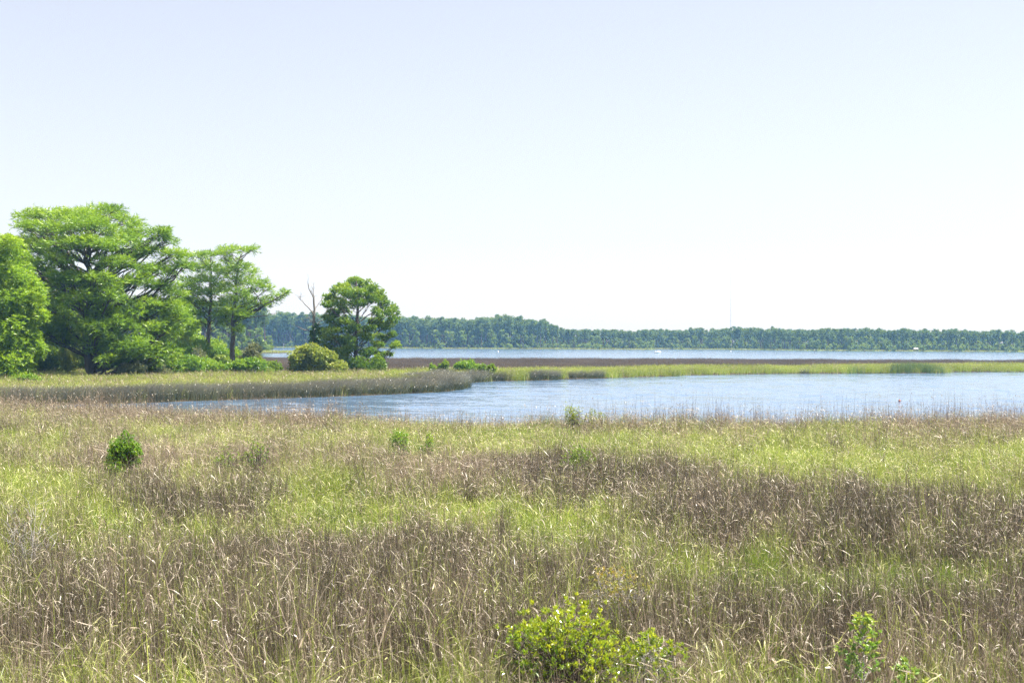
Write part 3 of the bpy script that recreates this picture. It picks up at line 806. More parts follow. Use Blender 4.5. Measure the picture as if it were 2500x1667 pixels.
B_pads = [(556, 609, 24, 4), (590, 612, 30, 4), (621, 609, 14, 3), (545, 621, 20, 6), (565, 640, 25, 7), (592, 655, 28, 7), (612, 668, 20, 7), (560, 665, 25, 8), (586, 685, 34, 8), (622, 700, 20, 6), (556, 700, 28, 8),
          (590, 716, 34, 8), (602, 735, 28, 8), (640, 690, 15, 5), (652, 706, 16, 5), (660, 734, 20, 5), (682, 724, 16, 4), (697, 716, 10, 3.5), (640, 746, 20, 5), (560, 735, 25, 8), (570, 765, 28, 8), (592, 770, 22, 7), (562, 790, 24, 8), (602, 758, 20, 6), (575, 806, 16, 7), (548, 770, 20, 7)]
pads_tree('cypress_tree', 'taller open cypress with flat windswept top and long limb to the right', 'tree', 183,
          [(566, 910, 0.40), (567, 858, 0.33), (568, 810, 0.27), (573, 733, 0.2), (577, 687, 0.14), (581, 641, 0.08), (590, 622, 0.05)], B_pads, 3.4, 11, (M['bark'], M['bark'], M['cypress']), 'spray', 0.44, 0.08, 7, 0.6, 0.55, 2, limb_r=0.07,
          bare=[([(569, 768, 0), (620, 750, -1), (660, 738, -1.4), (700, 715, -1.6)], 0.11, 0.03), ([(570, 782, 0), (610, 774, -1), (640, 773, -1.2), (676, 765, -1.2)], 0.09, 0.03), ([(573, 712, 0), (612, 702, -1), (628, 722, -1.3), (638, 742, -1.4)], 0.08, 0.03),
                ([(581, 641, 0), (598, 625, -.2), (612, 610, -.3)], 0.07, 0.03), ([(580, 641, 0), (560, 622, 0), (548, 614, .2)], 0.05, 0.02)])
# --- the round pine
pine_pads = [(866, 684, 22, 8), (890, 688, 20, 8), (908, 700, 18, 9), (840, 697, 20, 8), (818, 700, 16, 8), (930, 712, 17, 10), (880, 710, 24, 9, -.8), (850, 714, 24, 9, -.8), (800, 722, 16, 8), (794, 737, 14, 7), (826, 736, 20, 9, -.5), (906, 730, 24, 9, -.7),
             (942, 735, 17, 11), (870, 737, 22, 9, -.9), (956, 756, 17, 11), (965, 777, 12, 10), (926, 762, 17, 9), (838, 757, 20, 7), (814, 763, 18, 7), (950, 792, 18, 7), (918, 786, 18, 8), (843, 784, 22, 9), (812, 802, 24, 10), (798, 826, 20, 11),
             (832, 832, 20, 10), (795, 852, 18, 10), (846, 852, 20, 9), (940, 820, 20, 6), (962, 815, 13, 5), (970, 841, 14, 7), (956, 863, 10, 5), (925, 838, 16, 5), (818, 864, 20, 10), (832, 884, 20, 11), (898, 892, 24, 12), (928, 888, 20, 14), (878, 902, 24, 10), (800, 780, 14, 7), (930, 905, 16, 8), (900, 860, 22, 8, -.6), (850, 880, 20, 9, -.7), (890, 820, 20, 8, -.5), (860, 800, 22, 8, -.7), (905, 800, 18, 8, -.5), (930, 865, 16, 7), (855, 830, 18, 9, -.8), (870, 895, 24, 10, -.8), (910, 905, 20, 8, -.8)]
pine_pads = [(872 + (p[0] - 872) * 0.93, p[1] + 7 - (p[1] - 680) * 0.03, *p[2:]) for p in pine_pads]
pads_tree('pine_tree', 'dense dark green pine with a round crown standing alone at the bank', 'tree', 180,
          [(868, 912, 0.30), (869, 873, 0.27), (872, 789, 0.2), (874, 733, 0.13), (870, 686, 0.05)], pine_pads, 4.2, 40, (M['pine_bark'], M['pine_bark'], M['pine']), 'tuft', 0.27, 0.075, 11, slope=0.75, copies=2, limb_r=0.055, spread=0.8, vr=1.25,
          bare=[([(870, 880, 0), (890, 868, -1), (920, 862, -1.5), (930, 880, -1.6)], 0.06, 0.02), ([(871, 850, 0), (900, 862, -1), (935, 866, -1.5)], 0.05, 0.02), ([(872, 812, 0), (905, 808, -1), (950, 820, -1.5)], 0.05, 0.02), ([(870, 880, 0), (850, 868, -1), (830, 876, -1.5)], 0.05, 0.02)])

# --- the dead snag
d = 182
root_b = P(767, 915, d); root_b[2] = 0.1
snag = empty('dead_tree', root_b)
tag(snag, 'bare bleached dead tree standing left of the round pine', 'dead tree')


def poly_tube(T, pts, r0, r1, n=9, wob=0.04, sides=6):
    pp = np.array([P(px, py, d + dy) for px, py, dy in pts])
    t = np.linspace(0, 1, len(pp)); tt = np.linspace(0, 1, n)
    T.add(wobble(np.stack([np.interp(tt, t, pp[:, i]) for i in range(3)], -1), wob), np.linspace(r0, r1, n), sides)


T = Tubes()
poly_tube(T, [(767, 918, 0), (768, 860, 0), (766, 800, 0), (767, 759, 0), (766, 728, 0)], 0.30, 0.11, 10, 0.03, 8)
obj('trunk', T.mesh('trunk', M['dead_wood'], root_b), snag)
for pts, r0, r1 in (([(766, 730, 0), (765, 712, 0), (766, 690, .2)], 0.09, 0.015), ([(766, 728, 0), (757, 708, -.3), (751, 695, -.4), (753, 684, -.4), (752, 671, -.3)], 0.08, 0.012), ([(760, 714, -.2), (765, 700, 0)], 0.04, 0.01),
                    ([(767, 769, 0), (750, 748, -.6), (734, 730, -1), (719, 718, -1.2)], 0.09, 0.012), ([(734, 732, -1), (733, 724, -1), (736, 719, -1)], 0.03, 0.01), ([(768, 756, 0), (778, 742, .6), (786, 732, .9), (790, 716, 1)], 0.07, 0.012),
                    ([(758, 807, 0), (740, 804, -.5), (728, 798, -.8), (714, 793, -1)], 0.075, 0.02), ([(766, 790, 0), (752, 782, .5), (742, 788, .7)], 0.05, 0.012), ([(764, 786, 0), (756, 778, .5), (748, 776, .6)], 0.04, 0.01),
                    ([(770, 794, 0), (790, 778, .8), (814, 755, 1.4)], 0.07, 0.012), ([(770, 788, 0), (786, 770, .5), (806, 758, .8)], 0.05, 0.01), ([(771, 800, 0), (795, 786, -.5), (820, 768, -.9)], 0.05, 0.01)):
    T = Tubes(); poly_tube(T, pts, r0, r1, 8, 0.035)
    for k in range(4):
        i = RNG.integers(0, len(pts) - 1); f = RNG.uniform(0.3, 1.0)
        a = P(*[u + (v - u) * f for u, v in zip(pts[i][:2], pts[i + 1][:2])], d + pts[i][2])
        e = a + np.array([RNG.normal(0, 0.35), RNG.normal(0, 0.3), RNG.uniform(0.1, 0.75)])
        T.add(wobble(bez(a, (a + e) / 2 + RNG.normal(0, 0.06, 3), e, 5), 0.02), np.linspace(0.022, 0.008, 5), 4)
    obj('branch', T.mesh('branch', M['dead_wood'], root_b), snag)
lv = Leaves()
for cx, cy_, rx, ry in ((772, 800, 9, 12), (774, 820, 11, 14), (766, 836, 12, 10), (786, 806, 8, 6), (762, 815, 6, 8)):
    c = P(cx, cy_, d); n = 70
    q = in_ball(n) * np.array([rx, (rx + ry) / 2, ry]) * d / F
    tufts(lv, c + q, norm(q), 0.26, 0.12, 6, RNG.uniform(0, 0.5, n), 0.9, True)
obj('vine', lv.mesh('vine', M['pine'], root_b), snag)['label'] = 'dark green vine wrapped round the trunk'


# ------------------------------------------------------------------ shrubs
def shrub(name, label, cx, top, bot, rx, d, mat, per=55, L=0.2, w=0.1, m=6, stems=7, group=None, ground_z=0.12, lobes=6, stem_mat='bark', spread=0.9, mode='broad', tmin=0.15, stem_r=0.03, low=0.15):
    s = d / F
    base = P(cx, 900, d); base[2] = ground_z
    ztop = P(cx, top, d)[2]
    hgt = ztop - ground_z
    wid = rx * s
    lv, T = Leaves(), Tubes()
    lob = []
    for i in range(lobes):
        a = RNG.uniform(0, 2 * np.pi); r = wid * math.sqrt(RNG.uniform(0, 1)) * 0.85
        zr = hgt * (RNG.uniform(max(low + 0.2, 0.45), 1) if i else 0.8)
        zr = min(zr, hgt * (1 - 0.35 * (r / wid) ** 2))
        c = base + np.array([r * math.cos(a), r * math.sin(a), zr - 0.2 * hgt])
        ra = np.array([wid * 0.48, wid * 0.48, hgt * 0.26]) * RNG.uniform(0.75, 1.2)
        lob.append((c, ra))
    for c, ra in lob:
        n = int(per * ra[0] * ra[2] * math.pi) + 6
        q = in_ball(n, 0.4) * ra
        fo = RNG.uniform(0, 1, n) < 0.15
        q[fo] *= RNG.uniform(1, 1.4, fo.sum())[:, None]
        q[:, 2] = np.where((q[:, 2] < 0) & (RNG.uniform(0, 1, n) < 0.4), -q[:, 2], q[:, 2])
        oo = c + q
        kk = oo[:, 2] > ground_z + low * hgt
        oo, q = oo[kk], q[kk]
        dd = norm(q / ra + np.array([0, 0, 0.7]) + RNG.normal(0, 0.3, q.shape))
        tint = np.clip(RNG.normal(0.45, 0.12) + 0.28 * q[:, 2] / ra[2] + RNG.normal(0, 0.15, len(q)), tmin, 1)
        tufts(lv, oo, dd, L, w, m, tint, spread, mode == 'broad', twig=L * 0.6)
        st = base + np.array([RNG.normal(0, 0.08), RNG.normal(0, 0.08), -0.2])
        for k in range(max(1, stems // 3)):
            e = oo[RNG.integers(0, len(oo))] if len(oo) else c
            T.add(wobble(bez(st, (st + e) / 2 + np.array([0, 0, 0.25 * hgt]), e, 7), 0.02), np.linspace(stem_r, stem_r * 0.3, 7), 4)
            for k2 in range(3):
                f = oo[RNG.integers(0, len(oo))] if len(oo) else c
                g = st + (e - st) * RNG.uniform(0.5, 0.9) + np.array([0, 0, 0.1 * hgt])
                T.add(wobble(bez(g, (g + f) / 2, f, 5), 0.02), np.linspace(stem_r * 0.5, stem_r * 0.2, 5), 3)
    root = empty(name, base)
    tag(root, label, 'shrub', group)
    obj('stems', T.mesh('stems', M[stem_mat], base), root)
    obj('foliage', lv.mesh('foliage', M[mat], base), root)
    return root


sh_g = 'shrubs below the trees on the bank'
shrub('shrub', 'big yellow green shrub at the foot of the dead tree', 764, 836, 905, 47, 174, 'shrub_yellow', 56, 0.26, 0.13, 8, 12, sh_g, lobes=20)
shrub('shrub', 'low yellow green shrub between the big yellow shrub and the pine', 822, 880, 905, 30, 172, 'shrub_yellow', 60, 0.24, 0.12, 8, 6, sh_g, lobes=6)
shrub('shrub', 'dark shadowed shrub tucked under the pine', 835, 862, 905, 30, 178, 'shrub_green', 60, 0.24, 0.12, 8, 6, sh_g, lobes=6)
shrub('shrub', 'small lime bush just right of the pine foot', 956, 903, 912, 16, 170, 'bright_bush', 80, 0.2, 0.1, 8, 6, sh_g, lobes=5)
shrub('shrub', 'tiny fresh green bush in the gap left of the big yellow shrub', 681, 879, 905, 10, 176, 'bright_bush', 80, 0.2, 0.11, 8, 5, sh_g, lobes=4)
shrub('shrub', 'bright green bush at the right end of the thicket under the cypresses', 632, 872, 905, 30, 172, 'shrub_green', 60, 0.22, 0.1, 8, 9, sh_g, lobes=9)
shrub('shrub', 'tall grey green bush right of the taller open cypress', 606, 832, 905, 34, 186, 'shrub_grey', 50, 0.26, 0.08, 8, 9, sh_g, lobes=10)
shrub('shrub', 'low lime bush in front of the taller open cypress', 575, 882, 908, 38, 168, 'shrub_green', 60, 0.22, 0.1, 8, 9, sh_g, lobes=9)
shrub('shrub', 'rounded olive bush between the two open cypresses', 535, 862, 908, 32, 178, 'shrub_green', 50, 0.24, 0.1, 8, 9, sh_g, lobes=9)
shrub('shrub', 'thin grey twiggy bush left of the slim cypress foot', 478, 846, 908, 30, 172, 'shrub_grey', 26, 0.22, 0.08, 7, 14, sh_g, lobes=8, stem_mat='twig')
shrub('shrub', 'dark green bush at the right foot of the huge cypress', 432, 858, 910, 34, 166, 'shrub_green', 60, 0.24, 0.11, 8, 9, sh_g, lobes=10)
shrub('shrub', 'olive bush low beside the huge cypress', 385, 880, 915, 30, 160, 'shrub_grey', 60, 0.22, 0.1, 8, 7, sh_g, lobes=8)
shrub('shrub', 'shadowy bush right beside the huge cypress trunk', 320, 880, 918, 38, 152, 'shrub_grey', 60, 0.22, 0.1, 8, 7, sh_g, lobes=9)
shrub('shrub', 'yellowish bush behind the huge cypress, left of its trunk', 168, 830, 915, 30, 160, 'shrub_yellow', 40, 0.24, 0.11, 8, 9, sh_g, lobes=9)
shrub('shrub', 'shaded dark thicket left of the huge cypress trunk', 112, 840, 915, 44, 164, 'shrub_green', 46, 0.26, 0.12, 8, 9, sh_g, lobes=12)
shrub('shrub', 'deep shaded thicket behind the huge cypress, far left', 70, 800, 915, 60, 176, 'shrub_green', 40, 0.3, 0.14, 8, 9, sh_g, lobes=16)
shrub('shrub', 'tall shaded thicket directly behind the huge cypress trunk', 230, 800, 915, 60, 178, 'shrub_green', 40, 0.3, 0.14, 8, 9, sh_g, lobes=16)
shrub('shrub', 'tall green thicket behind and right of the huge cypress', 350, 815, 915, 52, 180, 'shrub_green', 40, 0.3, 0.14, 8, 9, sh_g, lobes=14)
shrub('shrub', 'lime green thicket behind the grey twiggy bush', 462, 822, 915, 48, 182, 'bright_bush', 40, 0.28, 0.13, 8, 9, sh_g, lobes=12)
for cx, tp, rx, dd, mt, lb in ((412, 812, 46, 186, 'shrub_green', 'tall fresh green bush just right of the huge cypress crown'), (448, 862, 36, 166, 'bright_bush', 'low lime green bush in front of the dark bush by the huge cypress'),
                               (505, 866, 40, 169, 'bright_bush', 'fresh green bush hiding the foot of the slim cypress'), (552, 836, 42, 192, 'bright_bush', 'lush green bush behind and between the two open cypresses'),
                               (602, 866, 38, 166, 'bright_bush', 'lime green bush right of the taller open cypress foot'), (648, 880, 26, 174, 'shrub_green', 'outermost low green bush at the right end of the thicket'),
                               (490, 818, 42, 194, 'bright_bush', 'tall leafy bush behind the slim cypress trunk'), (345, 862, 40, 158, 'shrub_green', 'green bush under the low right limbs of the huge cypress')):
    shrub('shrub', lb, cx, tp, 905, rx * 1.25, dd, mt, 46, 0.25, 0.11, 8, 9, sh_g, lobes=15)
shrub('shrub', 'lime green bush at the foot of the tree on the left edge', 62, 912, 935, 34, 134, 'bright_bush', 70, 0.22, 0.09, 8, 9, sh_g, lobes=9)
pads_tree('young_cypress', 'small bright green tree filling the gap right of the huge cypress', 'tree', 196,
          [(436, 905, 0.16), (437, 800, 0.11), (438, 740, 0.04)], [(438, 742, 24, 10), (418, 762, 26, 12), (450, 765, 24, 11), (436, 790, 34, 13), (408, 805, 24, 12), (462, 805, 22, 11), (440, 830, 38, 14), (470, 838, 20, 10), (412, 845, 24, 12)], 2.4, 40,
          (M['bark'], M['bark'], M['cypress_bright']), 'spray', 0.34, 0.11, 7, 0.5, 0.5, 2)
fm = 'green shrubs standing in the marsh beyond the cove'
shrub('shrub', 'smallest green marsh bush, left of the clump beyond the cove', 1056, 880, 900, 9, 178, 'bright_bush', 75, 0.26, 0.1, 7, 5, fm, lobes=4)
shrub('shrub', 'narrow green marsh bush, second from the left beyond the cove', 1082, 878, 902, 16, 180, 'shrub_green', 75, 0.26, 0.1, 7, 5, fm, lobes=6)
shrub('shrub', 'widest green marsh bush in the middle of the clump beyond the cove', 1138, 877, 905, 30, 182, 'bright_bush', 60, 0.26, 0.1, 7, 9, fm, lobes=12)
shrub('shrub', 'rounded green marsh bush at the right end of the clump beyond the cove', 1186, 881, 907, 22, 178, 'shrub_green', 70, 0.26, 0.1, 7, 7, fm, lobes=8)

nm = 'bushes in the near marsh'
shrub('shrub', 'round vivid green bush standing alone in the near marsh', 305, 1050, 1145, 42, 44, 'bright_bush', 190, 0.07, 0.03, 8, 24, nm, lobes=14, low=0.34, stem_r=0.014)
shrub('shrub', 'sparse pale green bush on thin dark stems near the vivid bush', 630, 1066, 1150, 44, 45, 'shrub_green', 42, 0.055, 0.02, 6, 14, nm, lobes=8, low=0.5, stem_r=0.013)
shrub('shrub', 'faint low green bush beside the sparse pale bush', 560, 1082, 1150, 46, 45, 'shrub_green', 40, 0.055, 0.02, 6, 12, nm, lobes=7, low=0.45, stem_r=0.012)
shrub('shrub', 'loose green bush in the bright grass near the cove, centre', 985, 1040, 1110, 36, 52, 'bright_bush', 110, 0.06, 0.025, 8, 12, nm, lobes=8, low=0.4, stem_r=0.012)
shrub('shrub', 'second loose green bush, right of the centre one', 1042, 1045, 1105, 28, 53, 'bright_bush', 100, 0.06, 0.025, 8, 10, nm, lobes=6, low=0.4, stem_r=0.012)
shrub('shrub', 'dim green bush above the dark rush patch in the middle', 1420, 1074, 1150, 44, 45, 'shrub_green', 120, 0.06, 0.022, 8, 12, nm, lobes=9, low=0.35, stem_r=0.012)
shrub('shrub', 'leafy willow sapling poking above the reeds at the cove edge', 1408, 980, 1050, 34, 70, 'shrub_yellow', 60, 0.11, 0.018, 7, 12, nm, lobes=8, low=0.3, stem_r=0.014, spread=0.5)
shrub('shrub', 'smaller willow shoot beside the sapling at the cove edge', 1460, 984, 1050, 20, 70.5, 'shrub_yellow', 60, 0.11, 0.018, 7, 8, nm, lobes=6, low=0.3, stem_r=0.012, spread=0.5)
shrub('wax_myrtle', 'large glossy yellow green wax myrtle at the bottom of the picture', 1402, 1458, 1667, 150, 18.4, 'myrtle', 62, 0.06, 0.021, 12, 14, nm, lobes=22, low=0.28, stem_r=0.011, stem_mat='bark', spread=0.55, tmin=0)
shrub('wax_myrtle', 'small low wax myrtle right of the large one, bottom edge', 1600, 1540, 1667, 85, 18.2, 'myrtle', 90, 0.055, 0.018, 13, 14, nm, lobes=9, low=0.35, stem_r=0.01, stem_mat='twig', spread=0.55, tmin=0)
shrub('shrub', 'thin yellow and orange tinged bush behind the large wax myrtle', 1505, 1362, 1500, 84, 22.5, 'orange_bush', 110, 0.05, 0.017, 8, 24, nm, lobes=11, low=0.35, stem_r=0.008, stem_mat='twig', spread=0.7)


def sapling(name, label, cx, top, d, mat):
    s = d / F
    base = P(cx, 1700, d); base[2] = 0.1
    lv, T = Leaves(), Tubes()
    ztop = P(cx, top, d)[2]
    st = np.array([base + np.array([RNG.normal(0, 0.012), RNG.normal(0, 0.012), z]) for z in np.linspace(-0.2, ztop - base[2], 9)])
    T.add(st, np.linspace(0.016, 0.004, 9), 6)
    O, D, TI = [], [], []
    for i in range(34):
        f = RNG.uniform(0.3, 1) ** 0.8
        a0 = st[0] + (st[-1] - st[0]) * f
        az = RNG.uniform(0, 2 * np.pi); ln = (0.06 + 0.62 * (1 - f) ** 0.9) * RNG.uniform(0.6, 1.1)
        e = a0 + np.array([math.cos(az) * ln, math.sin(az) * ln, ln * 0.45])
        T.add(bez(a0, (a0 + e) / 2 + np.array([0, 0, -0.02]), e, 4), np.linspace(0.006, 0.002, 4), 3)
        for k in range(5 + int(ln * 12)):
            g = a0 + (e - a0) * RNG.uniform(0.35, 1.02)
            O.append(g + RNG.normal(0, 0.02, 3)); D.append(norm(np.array([math.cos(az), math.sin(az), 0.2]) + RNG.normal(0, 0.7, 3))); TI.append(0.3 + 0.5 * f + RNG.normal(0, 0.15))
    O, D, TI = np.array(O), np.array(D), np.array(TI)
    for sp in (-0.6, 0, 0.6):                       # three pointed lobes to a leaf
        sd = norm(np.cross(D, RNG.normal(0, 1, D.shape)))
        lv.diamond(O, norm(D + sd * sp), np.full(len(O), 0.085 if sp == 0 else 0.06), np.full(len(O), 0.036), TI, 0.15)
    root = empty(name, base)
    tag(root, label, 'sapling', nm)
    obj('stem', T.mesh('stem', M['twig'], base), root)
    obj('foliage', lv.mesh('foliage', M[mat], base), root)


sapling('maple_sapling', 'upright maple sapling with fresh lobed leaves at the bottom right', 2108, 1500, 17.6, 'maple')
sapling('maple_sapling', 'short leafy maple shoot right of the upright sapling, bottom edge', 2215, 1612, 17.2, 'maple')

# bare twiggy bush at the left edge
base = P(70, 1400, 27.5); base[2] = 0.1
T = Tubes()
for i in range(15):
    a0 = base + np.array([RNG.normal(0, 0.16), RNG.normal(0, 0.12), -0.2])
    az = RNG.uniform(0, 2 * np.pi); sp = RNG.uniform(0.1, 0.55)
    e = base + np.array([math.cos(az) * sp, math.sin(az) * sp, RNG.uniform(0.9, 1.75)])
    q = wobble(bez(a0, (a0 + e) / 2 + np.array([0, 0, 0.15]), e, 8), 0.03)
    T.add(q, np.linspace(0.012, 0.003, 8), 4)
    for k in range(9):
        s0 = q[RNG.integers(3, 8)]
        f = s0 + np.array([RNG.normal(0, 0.16), RNG.normal(0, 0.14), RNG.uniform(0.08, 0.32)])
        T.add(wobble(bez(s0, (s0 + f) / 2, f, 4), 0.012), np.linspace(0.005, 0.002, 4), 3)
tw = obj('bare_bush', T.mesh('bare_bush', M['twig'], base), None, base)
tag(tw, 'leafless grey twiggy bush in the grass at the left edge', 'shrub')


# ------------------------------------------------------------------ far woods
def far_tree(kind, H):
    """tree meshes around the origin: trunk mesh, crown mesh"""
    T, lv = Tubes(), Leaves()
    top = H * (0.97 if kind == 'pine' else 0.85)
    path = np.stack([RNG.normal(0, 0.12, 7).cumsum() * 0.6, RNG.normal(0, 0.12, 7).cumsum() * 0.6, np.linspace(-0.5, top, 7)], -1)
    T.add(path, np.linspace(0.34 if kind == 'pine' else 0.28, 0.07, 7), 6)
    if kind == 'pine':
        pads = [(RNG.uniform(0.56, 0.98), RNG.uniform(0, 1)) for _ in range(17)]
        wmax, L, w, per = 2.5, 0.62, 0.28, 44
    elif kind == 'broad':
        pads = [(RNG.uniform(0.22, 0.95), RNG.uniform(0, 1)) for _ in range(20)]
        wmax, L, w, per = 2.9, 0.58, 0.34, 46
    else:
        pads = [(RNG.uniform(0.1, 0.9), RNG.uniform(0, 1)) for _ in range(9)]
        wmax, L, w, per = 2.2, 0.55, 0.4, 34
    for f, u in pads:
        prof = math.sin(math.pi * min(max((f - (0.5 if kind == 'pine' else 0.05)) / (0.56 if kind == 'pine' else 1.0), 0.05), 1)) ** 0.6
        r = wmax * prof * math.sqrt(u) * 0.9
        a = RNG.uniform(0, 2 * np.pi)
        c0 = np.array([np.interp(f * H, path[:, 2], path[:, 0]), np.interp(f * H, path[:, 2], path[:, 1]), f * H - r * 0.4])
        c = np.array([c0[0] + r * math.cos(a), c0[1] + r * math.sin(a), f * H])
        c0[2] = min(c0[2], top)
        T.add(bez(c0, (c0 + c) / 2, c, 4), np.linspace(0.09, 0.03, 4), 3)
        ra = np.array([1.1, 1.1, 0.75]) * RNG.uniform(0.6, 1.25) * (1 if kind != 'bush' else 0.8)
        q = in_ball(per, 0.4) * ra
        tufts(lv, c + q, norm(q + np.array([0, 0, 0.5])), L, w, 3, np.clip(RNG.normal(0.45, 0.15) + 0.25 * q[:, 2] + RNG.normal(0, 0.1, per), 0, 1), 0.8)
    bark = M['pine_bark']
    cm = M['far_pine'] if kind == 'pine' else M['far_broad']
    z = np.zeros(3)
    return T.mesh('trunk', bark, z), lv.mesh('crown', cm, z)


PROTO = {'pine': [far_tree('pine', 20) for _ in range(7)], 'broad': [far_tree('broad', 13) for _ in range(6)], 'bush': [far_tree('bush', 4.5) for _ in range(4)]}
for key, lst in PROTO.items():
    c = bpy.data.collections.new('far_' + key)
    for i, (tm, cm) in enumerate(lst):
        # one mesh for the mass behind: trunk and crown together
        vs, fs3, fs4, tint, mats, n0 = [], [], [], [], [], 0
        tv = np.empty(len(tm.vertices) * 3, np.float32); tm.vertices.foreach_get('co', tv)
        cv = np.empty(len(cm.vertices) * 3, np.float32); cm.vertices.foreach_get('co', cv)
        ti = np.empty(len(cm.vertices), np.float32); cm.attributes['tint'].data.foreach_get('value', ti)
        q4 = np.array([p.vertices[:] for p in tm.polygons]); q3 = np.array([p.vertices[:] for p in cm.polygons]) + len(tm.vertices)
        me = make_mesh('far_' + key, np.concatenate([tv, cv]).reshape(-1, 3), q3, q4, cm.materials[0], False, tint=np.concatenate([np.zeros(len(tm.vertices)), ti]))
        me.materials.append(tm.materials[0])
        mi = np.concatenate([np.zeros(len(q3)), np.ones(len(q4))]).astype(np.int32)
        me.polygons.foreach_set('material_index', mi)
        c.objects.link(bpy.data.objects.new('far_%s_%02d' % (key, i), me))
    LIB['far_' + key] = (c, len(lst))


def plant(key, x, y, s, name, label, group, sz=1.0):
    tm, cm = PROTO[key][RNG.integers(0, len(PROTO[key]))]
    e = empty(name, (x, y, float(land_z(np.array([x]), np.array([y]))[0]) - 0.1))
    e.scale = (s, s, s * sz)
    e.rotation_euler.z = RNG.uniform(0, 6.28)
    tag(e, label, 'tree' if key != 'bush' else 'bush', group)
    obj('trunk', tm, e); obj('crown', cm, e)


def shore_pt(px):
    xs = [p[0] for p in far_px]
    i = min(max(int(np.searchsorted(xs, px)) - 1, 0), len(xs) - 2)
    t = (px - xs[i]) / (xs[i + 1] - xs[i])
    return G(px, far_px[i][1] + t * (far_px[i + 1][1] - far_px[i][1]))


def far_h(px):
    h = np.interp(px, [-600, 400, 640, 760, 950, 1050, 1150, 1230, 1285, 1335, 1375, 1500, 1600, 1700, 1850, 2000, 2200, 2500, 3100],
                  [22, 22, 22, 21.5, 20, 19, 18.6, 19.4, 18.4, 16.5, 12.2, 12.4, 12.7, 13.0, 13.5, 12.9, 12.6, 11.8, 11.6])
    return h * (0.94 + 0.14 * float(vnoise(np.array(px), np.array(0.0), 28, 51)) - 0.04)


# the front trees, one by one
def front_row(px0, px1, n, label_p, label_b, group, back0, pine_share, gapw=12):
    for px in np.linspace(px0, px1, n) + RNG.normal(0, (px1 - px0) / n * 0.35, n):
        p = shore_pt(px)
        isp = RNG.uniform() < pine_share
        y = p[1] + back0(px) + RNG.uniform(2, gapw) + (0 if not isp else 3)
        x = p[0] * y / p[1]
        h = far_h(px)
        if isp:
            s = h / 20 * RNG.uniform(0.80, 1.08)
            plant('pine', x, y, s, 'pine_tree', label_p, group[0], 1.0)
        else:
            plant('broad', x, y, h / 20 * RNG.uniform(0.7, 1.1), 'broadleaf_tree', label_b, group[1])


near_back = lambda px: float(np.interp(px, [1150, 1330, 1450, 1600, 1640], [4, 10, 32, 30, 5]))
front_row(700, 1345, 78, 'tall straight pine in the higher left part of the far wood', 'pale green broadleaf tree among the tall pines on the far shore',
          ('tall pines on the far shore', 'broadleaf trees below the tall pines'), near_back, 0.66)
front_row(1355, 2560, 125, 'pine in the lower hazy wood along the far shore on the right', 'light green broadleaf tree at the front of the lower wood on the right',
          ('pines in the lower wood', 'broadleaf trees of the lower wood'), near_back, 0.52)
for px in RNG.uniform(1290, 1590, 26):
    p = shore_pt(px); y = p[1] + RNG.uniform(3, 24)
    plant('bush', p[0] * y / p[1], y, RNG.uniform(0.45, 0.85), 'marsh_bush', 'low pale green bush on the marshy point before the far wood', 'bushes on the marshy point')
for px in list(RNG.uniform(1640, 2540, 34)) + list(RNG.uniform(960, 1290, 14)):
    p = shore_pt(px); y = p[1] + RNG.uniform(1.5, 5)
    plant('bush', p[0] * y / p[1], y, RNG.uniform(0.4, 0.9), 'shore_bush', 'low bush at the water in front of the far wood', 'bushes along the far shoreline')
# the point of land seen between the open cypresses and the dead tree
for px, dd, s in ((646, 566, 0.93), (608, 580, 1.0), (580, 560, 0.95), (555, 575, 1.02), (528, 560, 0.9), (500, 590, 1.0), (470, 565, 0.98), (440, 580, 1.0), (405, 560, 0.95), (370, 580, 1.0), (624, 590, 0.85)):
    p = P(px, CY, dd)
    plant('pine', p[0], dd, s, 'pine_tree', 'pine on the wooded point seen behind the open cypresses', 'pines on the wooded point')
for px, dd, s in ((655, 556, 0.55), (632, 552, 0.75), (612, 550, 0.7), (590, 548, 0.85), (565, 552, 0.8), (540, 548, 0.9), (515, 550, 0.8), (664, 560, 0.35), (480, 545, 0.9), (450, 548, 0.8)):
    p = P(px, CY, dd)
    plant('broad', p[0], dd, s, 'broadleaf_tree', 'leafy tree at the front of the wooded point behind the open cypresses', 'leafy trees on the wooded point')

# the wood behind them reads as one mass
fx, fy, fs = [], [], []
for row in range(9):
    for px in np.arange(120, 2700, 7.5 if row < 5 else 9):
        pxx = px + RNG.normal(0, 4)
        p = shore_pt(pxx)
        y = p[1] + near_back(pxx) + 14 + row * 7 + RNG.uniform(-4, 4)
        fx.append(p[0] * y / p[1]); fy.append(y); fs.append(far_h(pxx) / 20 * RNG.uniform(0.84, 1.05) * (1 + row * 0.004) * (1.08 if RNG.uniform() < 0.06 else 1))
fx, fy, fs = map(np.array, (fx, fy, fs))
k = RNG.uniform(0, 1, len(fx)) < 0.68
z = np.full(len(fx), 0.1)
o = scatter('far_pine_wood', 'far_pine', np.stack([fx, fy, z], -1)[k], np.stack([fs, fs, fs], -1)[k], np.zeros(k.sum()), 'hazy blue green mass of pine wood behind the far shore', 'woods', tilt=0.02)
k = ~k
scatter('far_leafy_wood', 'far_broad', np.stack([fx, fy, z], -1)[k], np.stack([fs, fs, fs * 1.02], -1)[k], np.zeros(k.sum()), 'lighter green leafy wood filling the gaps between the far pines', 'woods', tilt=0.02)
bx, by = [], []
for px in np.arange(200, 2700, 3.2):
    p = shore_pt(px); y = p[1] + near_back(px) + RNG.uniform(4, 34)
    bx.append(p[0] * y / p[1]); by.append(y)
